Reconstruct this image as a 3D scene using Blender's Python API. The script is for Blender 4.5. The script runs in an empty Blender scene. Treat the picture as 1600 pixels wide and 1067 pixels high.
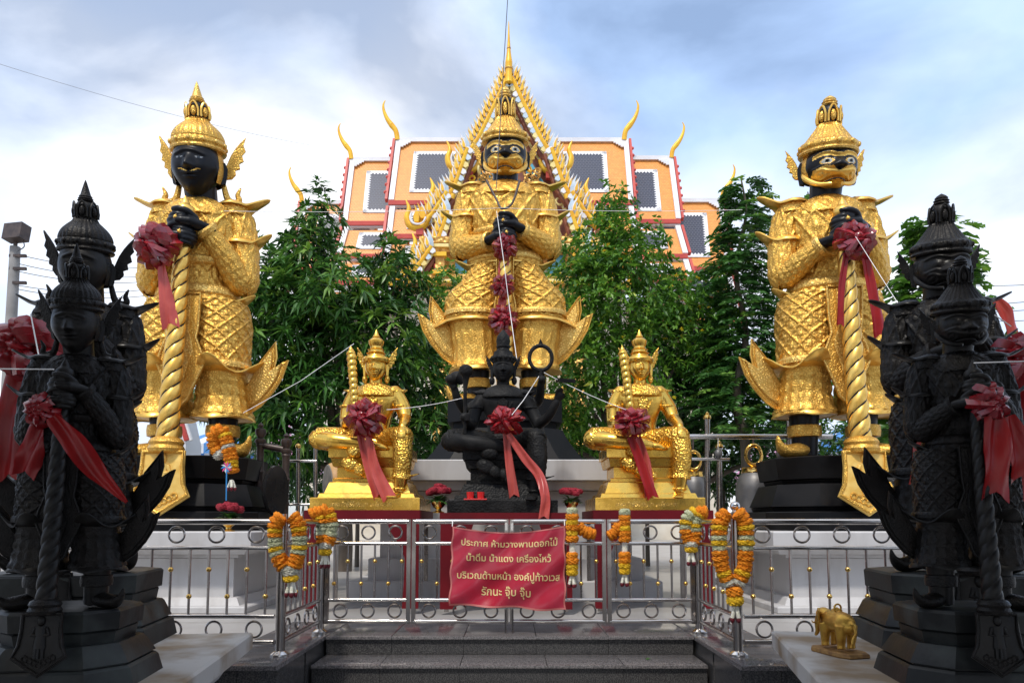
import bpy, bmesh, math, random
import numpy as np
from math import sin, cos, pi, radians as R
from mathutils import Vector, Matrix
random.seed(7); rng = np.random.default_rng(7)
S = bpy.context.scene
COL = S.collection
# ------------------------------------------------------------------ camera
F, TH, CAMZ = 1150.0, R(4.5), 0.95
F0, KY = 900.0, 1150.0/900      # depths below are first estimates for a 20 mm lens; KY corrects them to the 26 mm one
CY0 = 814 - F*math.tan(TH)
cd = bpy.data.cameras.new('camera'); cam = bpy.data.objects.new('camera', cd); COL.objects.link(cam)
cam.location = (0, 0, CAMZ); cam.rotation_euler = (pi/2+TH, 0, 0)
cd.sensor_width = 36; cd.lens = 36*F/1600; cd.shift_y = (CY0-533.5)/1600
cd.clip_start = 0.05; cd.clip_end = 2000
S.camera = cam
# ------------------------------------------------------------------ sky and sun
SUN_EL, SUN_AZ = R(57), R(200)          # azimuth from +Y, clockwise: behind the camera, a little to the left
w = bpy.data.worlds.new('World'); S.world = w; w.use_nodes = True
nt = w.node_tree; nt.nodes.clear()
def nd(t, ty, **kw):
    n = t.nodes.new(ty)
    for k, v in kw.items():
        if k.startswith('i_'):
            n.inputs[k[2:].replace('_', ' ')].default_value = v
        else: setattr(n, k, v)
    return n
def lk(t, a, b): t.links.new(a, b)
sky = nd(nt, 'ShaderNodeTexSky', sky_type='NISHITA', sun_disc=False, sun_elevation=SUN_EL, sun_rotation=SUN_AZ, air_density=1.0, dust_density=1.6)
tc = nd(nt, 'ShaderNodeTexCoord'); sp = nd(nt, 'ShaderNodeSeparateXYZ'); lk(nt, tc.outputs['Generated'], sp.inputs[0])
mp = nd(nt, 'ShaderNodeMapping'); lk(nt, tc.outputs['Generated'], mp.inputs[0]); mp.inputs['Location'].default_value = (5.58, -1.1, 1.1); mp.inputs['Scale'].default_value = (1.0, 1.0, 1.7)
n1 = nd(nt, 'ShaderNodeTexNoise'); lk(nt, mp.outputs[0], n1.inputs['Vector']); n1.inputs['Scale'].default_value = 2.1; n1.inputs['Detail'].default_value = 8; n1.inputs['Roughness'].default_value = 0.50; n1.inputs['Distortion'].default_value = 0.35
r1 = nd(nt, 'ShaderNodeValToRGB'); lk(nt, n1.outputs['Fac'], r1.inputs[0])
r1.color_ramp.elements[0].position = 0.40; r1.color_ramp.elements[0].color = (0.35, 0.35, 0.35, 1)
r1.color_ramp.elements[1].position = 0.56; r1.color_ramp.elements[1].color = (1, 1, 1, 1)
n2 = nd(nt, 'ShaderNodeTexNoise'); lk(nt, mp.outputs[0], n2.inputs['Vector']); n2.inputs['Scale'].default_value = 1.7; n2.inputs['Detail'].default_value = 8; n2.inputs['Roughness'].default_value = .45
r2 = nd(nt, 'ShaderNodeValToRGB'); lk(nt, n2.outputs['Fac'], r2.inputs[0])
CLOUD_DARK, CLOUD_LIGHT = (5.2, 6.0, 7.3, 1), (9.6, 9.9, 10.4, 1)
r2.color_ramp.elements[0].position = 0.38; r2.color_ramp.elements[0].color = (0.45, 0.62, 0.93, 1)
r2.color_ramp.elements[1].position = 0.62; r2.color_ramp.elements[1].color = (0.99, 1.0, 1.02, 1)
cm = nd(nt, 'ShaderNodeVectorMath', operation='SCALE'); lk(nt, r2.outputs[0], cm.inputs[0]); cm.inputs['Scale'].default_value = 8.0
mx = nd(nt, 'ShaderNodeMix', data_type='RGBA'); lk(nt, r1.outputs[0], mx.inputs['Factor']); lk(nt, sky.outputs[0], mx.inputs['A']); lk(nt, cm.outputs[0], mx.inputs['B'])
bg = nd(nt, 'ShaderNodeBackground'); lk(nt, mx.outputs['Result'], bg.inputs[0]); bg.inputs[1].default_value = 0.135
ow = nd(nt, 'ShaderNodeOutputWorld'); lk(nt, bg.outputs[0], ow.inputs[0])
sl = bpy.data.lights.new('sun', 'SUN'); sl.energy = 2.0; sl.angle = R(4); sl.color = (1.0, 0.94, 0.85)
so = bpy.data.objects.new('sun', sl); COL.objects.link(so)
sdir = Vector((sin(SUN_AZ)*cos(SUN_EL), cos(SUN_AZ)*cos(SUN_EL), sin(SUN_EL)))
so.rotation_euler = sdir.to_track_quat('Z', 'Y').to_euler(); so.location = (0, -5, 30)
S.view_settings.view_transform = 'Standard'; S.view_settings.look = 'None'; S.view_settings.gamma = 1.0
S.view_settings.use_curve_mapping = False; S.view_settings.exposure = 0.36
S.render.engine = 'CYCLES'; S.cycles.use_denoising = True; S.cycles.max_bounces = 6; S.cycles.diffuse_bounces = 3; S.cycles.glossy_bounces = 3; S.cycles.transmission_bounces = 2
S.cycles.sample_clamp_indirect = 4.0

def at(px, py, Y):
    """point of the place that stands at depth Y where the photograph shows pixel px, py"""
    Y = Y*KY; a = (px-800)/F; b = (CY0-py)/F
    d = Vector((a, cos(TH)-sin(TH)*b, sin(TH)+cos(TH)*b)); t = Y/d.y
    return Vector((d.x*t, Y, CAMZ+d.z*t))

# ------------------------------------------------------------------ materials
MATS = {}
def mat(name, col, rough=0.5, metal=0.0, col2=None, cscale=3.0, cpos=(0.4, 0.65), bump=(), rvar=0.0, spec=None, trans=0.0, attr=None, sheen=0.0, coat=0.0, cdetail=5, stretch=None, engrave=None):
    """bump: list of (kind, scale, strength, distance)"""
    m = bpy.data.materials.new(name); m.use_nodes = True; t = m.node_tree
    b = t.nodes['Principled BSDF']; b.inputs['Roughness'].default_value = rough; b.inputs['Metallic'].default_value = metal
    b.inputs['Base Color'].default_value = (*col, 1)
    if spec is not None: b.inputs['Specular IOR Level'].default_value = spec
    if sheen: b.inputs['Sheen Weight'].default_value = sheen; b.inputs['Sheen Roughness'].default_value = 0.35
    if coat: b.inputs['Coat Weight'].default_value = coat; b.inputs['Coat Roughness'].default_value = 0.15
    co = nd(t, 'ShaderNodeTexCoord'); vec = co.outputs['Object']
    if stretch:
        mpn = nd(t, 'ShaderNodeMapping'); lk(t, vec, mpn.inputs[0]); mpn.inputs['Scale'].default_value = stretch; vec = mpn.outputs[0]
    if col2 is not None:
        n = nd(t, 'ShaderNodeTexNoise'); lk(t, vec, n.inputs['Vector']); n.inputs['Scale'].default_value = cscale; n.inputs['Detail'].default_value = cdetail
        r = nd(t, 'ShaderNodeValToRGB'); lk(t, n.outputs['Fac'], r.inputs[0])
        r.color_ramp.elements[0].position = cpos[0]; r.color_ramp.elements[1].position = cpos[1]
        r.color_ramp.elements[0].color = (*col, 1); r.color_ramp.elements[1].color = (*col2, 1)
        lk(t, r.outputs[0], b.inputs['Base Color'])
        if rvar:
            mr = nd(t, 'ShaderNodeMapRange'); lk(t, n.outputs['Fac'], mr.inputs[0]); mr.inputs['From Min'].default_value = .3; mr.inputs['From Max'].default_value = .7
            mr.inputs['To Min'].default_value = rough-rvar; mr.inputs['To Max'].default_value = rough+rvar; lk(t, mr.outputs[0], b.inputs['Roughness'])
    if attr:
        a = nd(t, 'ShaderNodeAttribute', attribute_name='tint'); r = nd(t, 'ShaderNodeValToRGB'); lk(t, a.outputs['Fac'], r.inputs[0])
        els = r.color_ramp.elements
        for i, (p, c) in enumerate(attr):
            e = els[i] if i < 2 else els.new(p)
            e.position = p; e.color = (*c, 1)
        lk(t, r.outputs[0], b.inputs['Base Color'])
    prev = None
    if engrave:      # chased ornament: antiqued lines of the worked metal
        esc, ecol, ew, edist = engrave
        wn = nd(t, 'ShaderNodeTexNoise'); lk(t, vec, wn.inputs['Vector']); wn.inputs['Scale'].default_value = esc*1.3; wn.inputs['Detail'].default_value = 1
        av = nd(t, 'ShaderNodeVectorMath', operation='MULTIPLY_ADD'); lk(t, wn.outputs['Color'], av.inputs[0]); av.inputs[1].default_value = (.6/esc,)*3; lk(t, vec, av.inputs[2])
        vo = nd(t, 'ShaderNodeTexVoronoi', feature='DISTANCE_TO_EDGE'); lk(t, av.outputs[0], vo.inputs['Vector']); vo.inputs['Scale'].default_value = esc
        rp_ = nd(t, 'ShaderNodeMapRange', interpolation_type='SMOOTHSTEP'); lk(t, vo.outputs['Distance'], rp_.inputs[0]); rp_.inputs['From Min'].default_value = ew*.2; rp_.inputs['From Max'].default_value = ew
        mxc = nd(t, 'ShaderNodeMix', data_type='RGBA'); lk(t, rp_.outputs[0], mxc.inputs['Factor']); mxc.inputs['A'].default_value = (*ecol, 1)
        s0 = [l.from_socket for l in t.links if l.to_socket == b.inputs['Base Color']]
        if s0: lk(t, s0[0], mxc.inputs['B'])
        else: mxc.inputs['B'].default_value = (*col, 1)
        lk(t, mxc.outputs['Result'], b.inputs['Base Color'])
        bn = nd(t, 'ShaderNodeBump'); bn.inputs['Strength'].default_value = .7; bn.inputs['Distance'].default_value = edist; lk(t, rp_.outputs[0], bn.inputs['Height']); prev = bn.outputs[0]
    for kind, sc, st, di in bump:
        if kind == 'noise': n = nd(t, 'ShaderNodeTexNoise'); n.inputs['Detail'].default_value = 4; out = n.outputs['Fac']
        elif kind == 'vor': n = nd(t, 'ShaderNodeTexVoronoi', feature='SMOOTH_F1'); n.inputs['Smoothness'].default_value = .35; out = n.outputs['Distance']
        elif kind == 'edge': n = nd(t, 'ShaderNodeTexVoronoi', feature='DISTANCE_TO_EDGE'); out = n.outputs['Distance']
        elif kind == 'wave': n = nd(t, 'ShaderNodeTexWave', wave_type='RINGS'); n.inputs['Distortion'].default_value = 7; n.inputs['Detail'].default_value = 2; n.inputs['Detail Scale'].default_value = 1.6; out = n.outputs['Fac']
        lk(t, vec, n.inputs['Vector']); n.inputs['Scale'].default_value = sc
        bn = nd(t, 'ShaderNodeBump'); bn.inputs['Strength'].default_value = st; bn.inputs['Distance'].default_value = di; lk(t, out, bn.inputs['Height'])
        if prev: lk(t, prev, bn.inputs['Normal'])
        prev = bn.outputs[0]
    if prev: lk(t, prev, b.inputs['Normal'])
    if trans:
        o = t.nodes['Material Output']; tr = nd(t, 'ShaderNodeBsdfTranslucent'); ms = nd(t, 'ShaderNodeMixShader'); ms.inputs[0].default_value = trans
        srcs = [l.from_socket for l in t.links if l.to_socket == b.inputs['Base Color']]
        if srcs: lk(t, srcs[0], tr.inputs[0])
        else: tr.inputs[0].default_value = (*col, 1)
        lk(t, b.outputs[0], ms.inputs[1]); lk(t, tr.outputs[0], ms.inputs[2]); lk(t, ms.outputs[0], o.inputs['Surface'])
    MATS[name] = m
    return m
# gold of the giants: figures are modelled in units of about 8 mm
mat('gold_ornate', (0.87, 0.54, 0.12), 0.38, 0.80, (0.72, 0.40, 0.07), 0.10, rvar=.08, cdetail=6, engrave=(.26, (.64, .36, .07), .22, .0045), bump=[('noise', .8, .1, .003)])
mat('gold_plain', (0.88, 0.55, 0.13), 0.35, 0.82, (0.74, 0.42, 0.08), 0.08, rvar=.08, cdetail=6, bump=[('noise', .5, .2, .003)])
mat('gold_pale', (0.90, 0.60, 0.18), 0.40, 0.76, (0.77, 0.46, 0.11), 0.10, rvar=.08, engrave=(.22, (.66, .40, .09), .22, .0045), bump=[('noise', .6, .2, .004)])
mat('black_skin', (0.005, 0.0055, 0.0075), 0.34, 0.0, (0.009, 0.0095, 0.012), 0.05, rvar=.08, spec=.22, bump=[('noise', .4, .1, .0023)])
mat('gold_leaf', (0.88, 0.60, 0.17), 0.45, 0.35, (0.78, 0.48, 0.10), .1, bump=[('noise', .5, .25, .004)])
mat('eye_grey', (0.16, 0.17, 0.18), 0.3); mat('eye_white', (0.55, 0.56, 0.50), 0.3); mat('eye_black', (0.01, 0.015, 0.02), 0.2)
mat('bronze_black', (0.0065, 0.0057, 0.0053), 0.42, 0.0, (0.014, 0.012, 0.011), 0.06, rvar=.1, spec=.20, bump=[('vor', .4, .5, .004), ('noise', .9, .3, .002)])
mat('bronze_smooth', (0.0075, 0.0068, 0.0064), 0.40, 0.0, (0.016, 0.0145, 0.0135), 0.06, rvar=.1, spec=.22, bump=[('noise', .35, .35, .0025)])
mat('gold_seated', (0.83, 0.51, 0.10), 0.27, 0.95, (0.76, 0.44, 0.07), 0.05, rvar=.06, bump=[('noise', 0.12, .2, 0.007)])
mat('gold_carved', (0.83, 0.51, 0.10), 0.30, 0.95, (0.72, 0.40, 0.06), 0.08, rvar=.06, bump=[('vor', 0.32, .8, 0.0154), ('noise', .6, .4, 0.007)])
mat('stone_black', (0.009, 0.0088, 0.0088), 0.5, 0.0, (0.020, 0.0195, 0.019), 0.05, rvar=.1, spec=.13, bump=[('noise', .3, .3, .004)])
mat('stone_carved', (0.009, 0.0088, 0.0088), 0.5, 0.0, (0.019, 0.0185, 0.018), 0.05, rvar=.1, spec=.13, bump=[('vor', .32, .7, .008), ('noise', .6, .3, .004)])
# things measured in metres
mat('pedestal_black', (0.006, 0.006, 0.0068), 0.40, 0.0, (0.012, 0.0118, 0.0125), 2.5, rvar=.12, spec=.10, bump=[('noise', 25, .15, .004)])
mat('pedestal_grey', (0.009, 0.0095, 0.0095), 0.5, 0.0, (0.055, 0.063, 0.06), 4.2, cpos=(.46, .74), spec=.3, rvar=.12, bump=[('noise', 40, .3, .004)], cdetail=9)
mat('plaster_white', (0.54, 0.53, 0.53), 0.55, 0.0, (0.36, 0.34, 0.33), 1.2, cpos=(.48, .80), stretch=(3.2, 3.2, .7), bump=[('noise', 14, .12, .004)], cdetail=8)
mat('marble_worn', (0.50, 0.48, 0.45), 0.6, 0.0, (0.26, 0.19, 0.12), 2.9, cpos=(.42, .64), bump=[('noise', 30, .25, .003)], cdetail=10)
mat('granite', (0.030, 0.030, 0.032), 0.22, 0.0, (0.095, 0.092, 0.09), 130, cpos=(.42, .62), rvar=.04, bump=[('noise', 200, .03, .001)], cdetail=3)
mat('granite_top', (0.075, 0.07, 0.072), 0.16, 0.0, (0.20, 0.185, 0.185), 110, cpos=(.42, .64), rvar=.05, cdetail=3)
mat('granite_joint', (0.16, 0.15, 0.145), 0.7)
mat('steel', (0.62, 0.60, 0.585), 0.18, 1.0, (0.52, 0.49, 0.47), 6, rvar=.06, bump=[('noise', 60, .03, .001)])
mat('steel_dark', (0.36, 0.33, 0.31), 0.25, 1.0, (0.26, 0.23, 0.215), 5, rvar=.06)
mat('brass', (0.83, 0.55, 0.17), 0.2, 1.0, (0.72, 0.42, 0.10), 8, rvar=.05)
mat('paving', (0.27, 0.255, 0.24), 0.75, 0.0, (0.36, 0.345, 0.32), .7, bump=[('noise', 20, .2, .005)], cdetail=8)
mat('floor_tile', (0.38, 0.365, 0.35), 0.35, 0.0, (0.28, 0.265, 0.25), 1.2, cpos=(.4, .75), cdetail=8)
mat('satin', (0.30, 0.010, 0.016), 0.24, 0.0, (0.22, 0.007, 0.011), 3, spec=.8, bump=[('noise', 30, .15, .004)])
mat('satin_dark', (0.19, 0.008, 0.016), 0.22, 0.0, (0.26, 0.013, 0.022), 6, spec=.85, bump=[('noise', 30, .18, .004)])
mat('ribbon_coral', (0.62, 0.105, 0.08), 0.3, 0.0, (0.50, 0.06, 0.05), 5, spec=.5, bump=[('noise', 40, .1, .002)], trans=.2)
mat('ribbon_red', (0.40, 0.010, 0.010), 0.32, 0.0, (0.28, 0.006, 0.008), 4, spec=.4, bump=[('noise', 30, .12, .003)], trans=.25)
mat('table_red', (0.14, 0.003, 0.008), 0.55, 0.0, (0.10, 0.002, 0.006), 3, spec=.25, bump=[('noise', 18, .1, .004)])
mat('banner_red', (0.42, 0.035, 0.065), 0.26, 0.0, (0.43, 0.016, 0.04), 3, bump=[('noise', 9, .12, .01)])
mat('banner_hem', (0.50, 0.14, 0.13), 0.5)
mat('banner_text', (0.80, 0.60, 0.27), 0.5)
mat('cord_white', (0.80, 0.78, 0.76), 0.7); mat('cable_grey', (0.10, 0.10, 0.11), 0.6); mat('cable_pale', (0.34, 0.36, 0.40), 0.6)
FB = [('vor', 70, .5, .004), ('noise', 160, .3, .002)]
mat('flower_orange', (0.95, 0.26, 0.006), 0.75, 0, (1.0, 0.40, 0.01), 30, bump=FB, trans=.12)
mat('flower_yellow', (0.98, 0.55, 0.012), 0.75, 0, (1.0, 0.68, 0.03), 30, bump=FB, trans=.12)
mat('flower_lime', (0.66, 0.72, 0.36), 0.6, 0, (0.86, 0.86, 0.70), 22, bump=[('vor', 45, .6, .008)], trans=.12)
mat('flower_white', (0.88, 0.86, 0.76), 0.6, 0, (0.80, 0.80, 0.64), 40, bump=[('vor', 80, .7, .006)], trans=.12)
mat('flower_maroon', (0.10, 0.005, 0.012), 0.5, 0, (0.18, 0.01, 0.02), 40)
mat('rose_red', (0.42, 0.008, 0.03), 0.5, 0, (0.28, 0.005, 0.02), 20, bump=[('vor', 50, .6, .006)])
mat('leaf_small', (0.03, 0.10, 0.018), 0.45, 0, (0.06, 0.16, 0.03), 20, trans=.2)
mat('glass_red', (0.62, 0.012, 0.012), 0.22, coat=.4)
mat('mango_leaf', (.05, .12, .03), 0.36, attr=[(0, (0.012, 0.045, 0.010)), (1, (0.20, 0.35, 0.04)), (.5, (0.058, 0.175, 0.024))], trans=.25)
mat('fine_leaf', (.05, .12, .03), 0.42, attr=[(0, (0.022, 0.08, 0.012)), (1, (0.75, 0.52, 0.02)), (.5, (0.12, 0.29, 0.028)), (.93, (0.34, 0.52, 0.05))], trans=.32)
mat('fern_leaf', (.05, .12, .03), 0.45, attr=[(0, (0.014, 0.06, 0.020)), (1, (0.28, 0.46, 0.06)), (.6, (0.075, 0.21, 0.04))], trans=.28)
mat('broad_leaf', (.05, .12, .03), 0.4, attr=[(0, (0.022, 0.08, 0.014)), (1, (0.34, 0.50, 0.06)), (.6, (0.11, 0.26, 0.03))], trans=.35)
mat('bark', (0.10, 0.075, 0.055), 0.85, 0, (0.17, 0.14, 0.11), 5, bump=[('noise', 12, .8, .03)], stretch=(1, 1, .25))
mat('concrete', (0.30, 0.29, 0.28), 0.85, 0, (0.22, 0.21, 0.20), 2, bump=[('noise', 20, .3, .01)])
mat('iron_dark', (0.05, 0.035, 0.03), 0.45, 0.3, (0.09, 0.065, 0.055), 8, rvar=.1)
mat('bell_grey', (0.12, 0.12, 0.125), 0.45, 0.5, (0.19, 0.18, 0.17), 4, rvar=.1, bump=[('noise', 12, .2, .01)])
mat('gong_black', (0.02, 0.02, 0.022), 0.22, 0.4, (0.035, 0.033, 0.033), 4)
mat('canvas_blue', (0.10, 0.30, 0.66), 0.7, trans=.2); mat('canvas_white', (0.78, 0.80, 0.83), 0.7, trans=.2); mat('canvas_pink', (0.72, 0.36, 0.56), 0.7, trans=.2)
mat('wall_pale', (0.62, 0.62, 0.62), 0.8, 0, (0.52, 0.52, 0.53), .6)
mat('wood_pale', (0.55, 0.33, 0.12), 0.5, 0, (0.44, 0.24, 0.08), 4); mat('drum_skin', (.22, .20, .17), .6, 0, (.12, .11, .10), 9)
mat('elephant_gold', (0.66, 0.38, 0.065), 0.40, 0.7, (0.42, 0.21, 0.035), 22, rvar=.1, bump=[('noise', 90, .3, .003)])
mat('elephant_base', (0.36, 0.20, 0.06), 0.6, 0.3, (0.22, 0.11, 0.035), 30, bump=[('noise', 60, .5, .005)])
mat('plastic_blue', (0.03, 0.26, 0.62), .4); mat('plastic_pink', (0.72, 0.08, 0.24), .4)
# temple
def tilemat(name, ca, cb, sc):
    m = bpy.data.materials.new(name); m.use_nodes = True; t = m.node_tree; b = t.nodes['Principled BSDF']
    co = nd(t, 'ShaderNodeTexCoord'); mpn = nd(t, 'ShaderNodeMapping'); lk(t, co.outputs['UV'], mpn.inputs[0])
    br = nd(t, 'ShaderNodeTexBrick'); lk(t, mpn.outputs[0], br.inputs['Vector']); br.inputs['Scale'].default_value = 1.0
    br.inputs['Color1'].default_value = (*ca, 1); br.inputs['Color2'].default_value = (*[c*.82 for c in ca], 1); br.inputs['Mortar'].default_value = (*cb, 1)
    br.inputs['Brick Width'].default_value = sc; br.inputs['Row Height'].default_value = sc*.8; br.inputs['Mortar Size'].default_value = sc*.085; br.inputs['Mortar Smooth'].default_value = .6
    lk(t, br.outputs['Color'], b.inputs['Base Color']); b.inputs['Roughness'].default_value = .38
    bn = nd(t, 'ShaderNodeBump'); bn.inputs['Strength'].default_value = .4; bn.inputs['Distance'].default_value = .03; bn.invert = True; lk(t, br.outputs['Fac'], bn.inputs['Height']); lk(t, bn.outputs[0], b.inputs['Normal'])
    MATS[name] = m
tilemat('tile_orange', (0.88, 0.37, 0.085), (0.76, 0.27, 0.05), .15)
tilemat('tile_blue', (0.030, 0.038, 0.072), (0.12, 0.13, 0.17), .17)
mat('temple_white', (0.80, 0.80, 0.82), .5, 0, (0.70, 0.70, 0.73), 1.2)
mat('temple_red', (0.56, 0.075, 0.055), .45, 0, (0.46, 0.05, 0.04), 1.5)
mat('temple_yellow', (0.88, 0.52, 0.03), .34, 0.15, (0.80, 0.40, 0.02), 2.2, bump=[('noise', 6, .2, .03)])
mat('temple_cream', (0.86, 0.72, 0.32), .4, 0, (0.80, 0.62, 0.20), 3)
mat('temple_gilt', (0.72, 0.42, 0.10), .42, 0.4, (0.52, 0.25, 0.06), 3.5, cdetail=9, bump=[('vor', 5, .8, .12)])
mat('temple_brown', (0.17, 0.045, 0.025), .5, 0, (0.30, 0.09, 0.03), 3)
mat('temple_teal', (0.06, 0.30, 0.42), .3, 0, (0.12, 0.42, 0.55), 3)
mat('temple_sky', (0.50, 0.62, 0.72), .4, 0, (0.62, 0.70, 0.76), 3)
mat('temple_wall', (0.72, 0.66, 0.55), .6, 0, (0.62, 0.54, 0.42), 1)

# ------------------------------------------------------------------ mesh helpers
class MB:
    def __init__(s): s.v = []; s.f = []; s.m = []; s.uv = None
    def add(s, V, Fs, mi=0):
        o = len(s.v); s.v.extend([tuple(map(float, p)) for p in V]); s.f.extend([tuple(i+o for i in f) for f in Fs]); s.m.extend([mi]*len(Fs)); return s
    def grid(s, P, cu=True, cap0=True, cap1=True, mi=0, mfun=None):
        """P[rows][n] points; cu closes each row"""
        r, n = len(P), len(P[0]); V = [p for row in P for p in row]; Fs = []; ms = []
        for i in range(r-1):
            for j in range(n if cu else n-1):
                k = (j+1) % n; Fs.append((i*n+j, i*n+k, (i+1)*n+k, (i+1)*n+j)); ms.append(mfun(i, j) if mfun else mi)
        if cu and cap0: Fs.append(tuple(range(n))[::-1]); ms.append(ms[0] if mfun else mi)
        if cu and cap1: Fs.append(tuple((r-1)*n+j for j in range(n))); ms.append(ms[-1] if mfun else mi)
        o = len(s.v); s.v.extend([tuple(map(float, p)) for p in V]); s.f.extend([tuple(i+o for i in f) for f in Fs]); s.m.extend(ms); return s
    def box(s, c, d, rz=0, mi=0, taper=0, rx=0):
        """centre, full sizes, turn about z; taper shrinks the top"""
        M = Matrix.Translation(c) @ Matrix.Rotation(rz, 4, 'Z') @ Matrix.Rotation(rx, 4, 'X'); V = []
        for z in (-1, 1):
            k = 1-taper if z > 0 else 1
            for x, y in ((-1, -1), (1, -1), (1, 1), (-1, 1)): V.append(M @ Vector((x*d[0]/2*k, y*d[1]/2*k, z*d[2]/2)))
        return s.add(V, [(3, 2, 1, 0), (4, 5, 6, 7), (0, 1, 5, 4), (1, 2, 6, 5), (2, 3, 7, 6), (3, 0, 4, 7)], mi)
    def lathe(s, prof, c=(0, 0, 0), n=24, mi=0, sx=1, sy=1, rz=0):
        """prof: list of (radius, z)"""
        P = [[(c[0]+max(r, 1e-4)*sx*cos(rz+2*pi*j/n), c[1]+max(r, 1e-4)*sy*sin(rz+2*pi*j/n), c[2]+z) for j in range(n)] for r, z in prof]
        return s.grid(P, mi=mi)
    def tube(s, pts, rad, n=12, mi=0, cap=True, flat=1.0, round_=False):
        pts = [Vector(p) for p in pts]; k = len(pts)
        rad = list(rad) if hasattr(rad, '__len__') else [rad]*k
        if round_:
            a = (pts[0]-pts[1]).normalized(); b = (pts[-1]-pts[-2]).normalized()
            r0, r1 = rad[0], rad[-1]
            pts = [pts[0]+a*r0*.95, pts[0]+a*r0*.6]+pts+[pts[-1]+b*r1*.6, pts[-1]+b*r1*.95]; rad = [r0*.3, r0*.8]+rad+[r1*.8, r1*.3]; k += 4
        up = None; P = []
        for i in range(k):
            d = (pts[min(i+1, k-1)]-pts[max(i-1, 0)]).normalized()
            if up is None:
                up = Vector((0, 0, 1)) if abs(d.z) < .9 else Vector((0, 1, 0))
            x = up.cross(d).normalized(); up = d.cross(x).normalized()
            P.append([pts[i]+(x*cos(2*pi*j/n)+up*sin(2*pi*j/n)*flat)*rad[i] for j in range(n)])
        return s.grid(P, cap0=cap, cap1=cap, mi=mi)
    def sph(s, c, r, n=14, m=9, mi=0, M=None):
        r = r if hasattr(r, '__len__') else (r, r, r); P = []
        for i in range(m+1):
            a = pi*(i if 0 < i < m else (0.02 if i == 0 else m-.02))/m
            row = [Vector((r[0]*sin(a)*cos(2*pi*j/n), r[1]*sin(a)*sin(2*pi*j/n), -r[2]*cos(a))) for j in range(n)]
            P.append([(M @ p if M else p)+Vector(c) for p in row])
        return s.grid(P, mi=mi)
    def torus(s, c, R0, r, n=20, m=8, mi=0, M=None, sx=1.0):
        P = []
        for i in range(n+1):
            a = 2*pi*i/n; row = []
            for j in range(m):
                b = 2*pi*j/m; p = Vector(((R0+r*cos(b))*cos(a)*sx, r*sin(b), (R0+r*cos(b))*sin(a)))
                row.append((M @ p if M else p)+Vector(c))
            P.append(row)
        return s.grid(P, cap0=False, cap1=False, mi=mi)
    def prism(s, out, M, t, bev=0.0, mi=0, bulge=0.0):
        """outline of (x, z) points, extruded by t along y (front at -t/2); M places it"""
        n = len(out); c = np.mean(np.array(out), 0)
        def ring(k, y): return [M @ Vector((c[0]+(x-c[0])*k, y, c[1]+(z-c[1])*k)) for x, z in out]
        rows = [ring(1-bev, -t/2), ring(1, -t/2+t*min(.4, bev*3 if bev else 0)), ring(1, t/2-t*min(.4, bev*3 if bev else 0)), ring(1-bev, t/2)] if bev else [ring(1, -t/2), ring(1, t/2)]
        return s.grid(rows, mi=mi)
    def build(s, name, mats, parent=None, smooth=40, loc=None, scale=None, rot=None, uv=None):
        me = bpy.data.meshes.new(name); me.from_pydata(s.v, [], s.f); me.update()
        if uv is not None:
            l = me.uv_layers.new(name='UVMap'); fl = np.zeros(len(me.loops)*2, 'f'); vi = np.zeros(len(me.loops), 'i'); me.loops.foreach_get('vertex_index', vi)
            fl[0::2] = np.array(uv)[vi, 0]; fl[1::2] = np.array(uv)[vi, 1]; l.data.foreach_set('uv', fl)
        for m in (mats if isinstance(mats, (list, tuple)) else [mats]): me.materials.append(MATS[m])
        if any(s.m): me.polygons.foreach_set('material_index', s.m)
        finish(me, smooth)
        return ob(name, me, parent, loc, scale, rot)
def finish(me, smooth=40):
    bm = bmesh.new(); bm.from_mesh(me); bmesh.ops.recalc_face_normals(bm, faces=bm.faces); bm.to_mesh(me); bm.free()
    if smooth is not None:
        me.polygons.foreach_set('use_smooth', [True]*len(me.polygons))
        me.set_sharp_from_angle(angle=R(smooth))
    me.update()
def ob(name, me, parent=None, loc=None, scale=None, rot=None):
    o = bpy.data.objects.new(name, me); COL.objects.link(o)
    if parent: o.parent = parent
    if loc is not None: o.location = loc
    if scale is not None: o.scale = scale if hasattr(scale, '__len__') else (scale,)*3
    if rot is not None: o.rotation_euler = rot
    return o
def tag(o, label=None, cat=None, group=None, kind=None):
    if label: o['label'] = label
    if cat: o['category'] = cat
    if group: o['group'] = group
    if kind: o['kind'] = kind
    return o
def thing(name, label, cat, loc=(0, 0, 0), rz=0, scale=1, group=None):
    return tag(ob(name, None, None, loc, scale, (0, 0, rz)), label, cat, group)
def struct(o): o['kind'] = 'structure'; return o
def organic(mb, voxel, smooth_it=6, dec=None):
    """one continuous skin over overlapping limbs"""
    me = bpy.data.meshes.new('t'); me.from_pydata(mb.v, [], mb.f); me.update()
    o = ob('t', me); m = o.modifiers.new('r', 'REMESH'); m.mode = 'VOXEL'; m.voxel_size = voxel; m.use_smooth_shade = True
    if smooth_it: q = o.modifiers.new('s', 'SMOOTH'); q.iterations = smooth_it; q.factor = .5
    if dec: q = o.modifiers.new('d', 'DECIMATE'); q.ratio = dec
    dg = bpy.context.evaluated_depsgraph_get(); new = bpy.data.meshes.new_from_object(o.evaluated_get(dg))
    bpy.data.objects.remove(o); bpy.data.meshes.remove(me)
    new.materials.clear(); new.polygons.foreach_set('use_smooth', [True]*len(new.polygons)); new.update()
    return new
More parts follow.
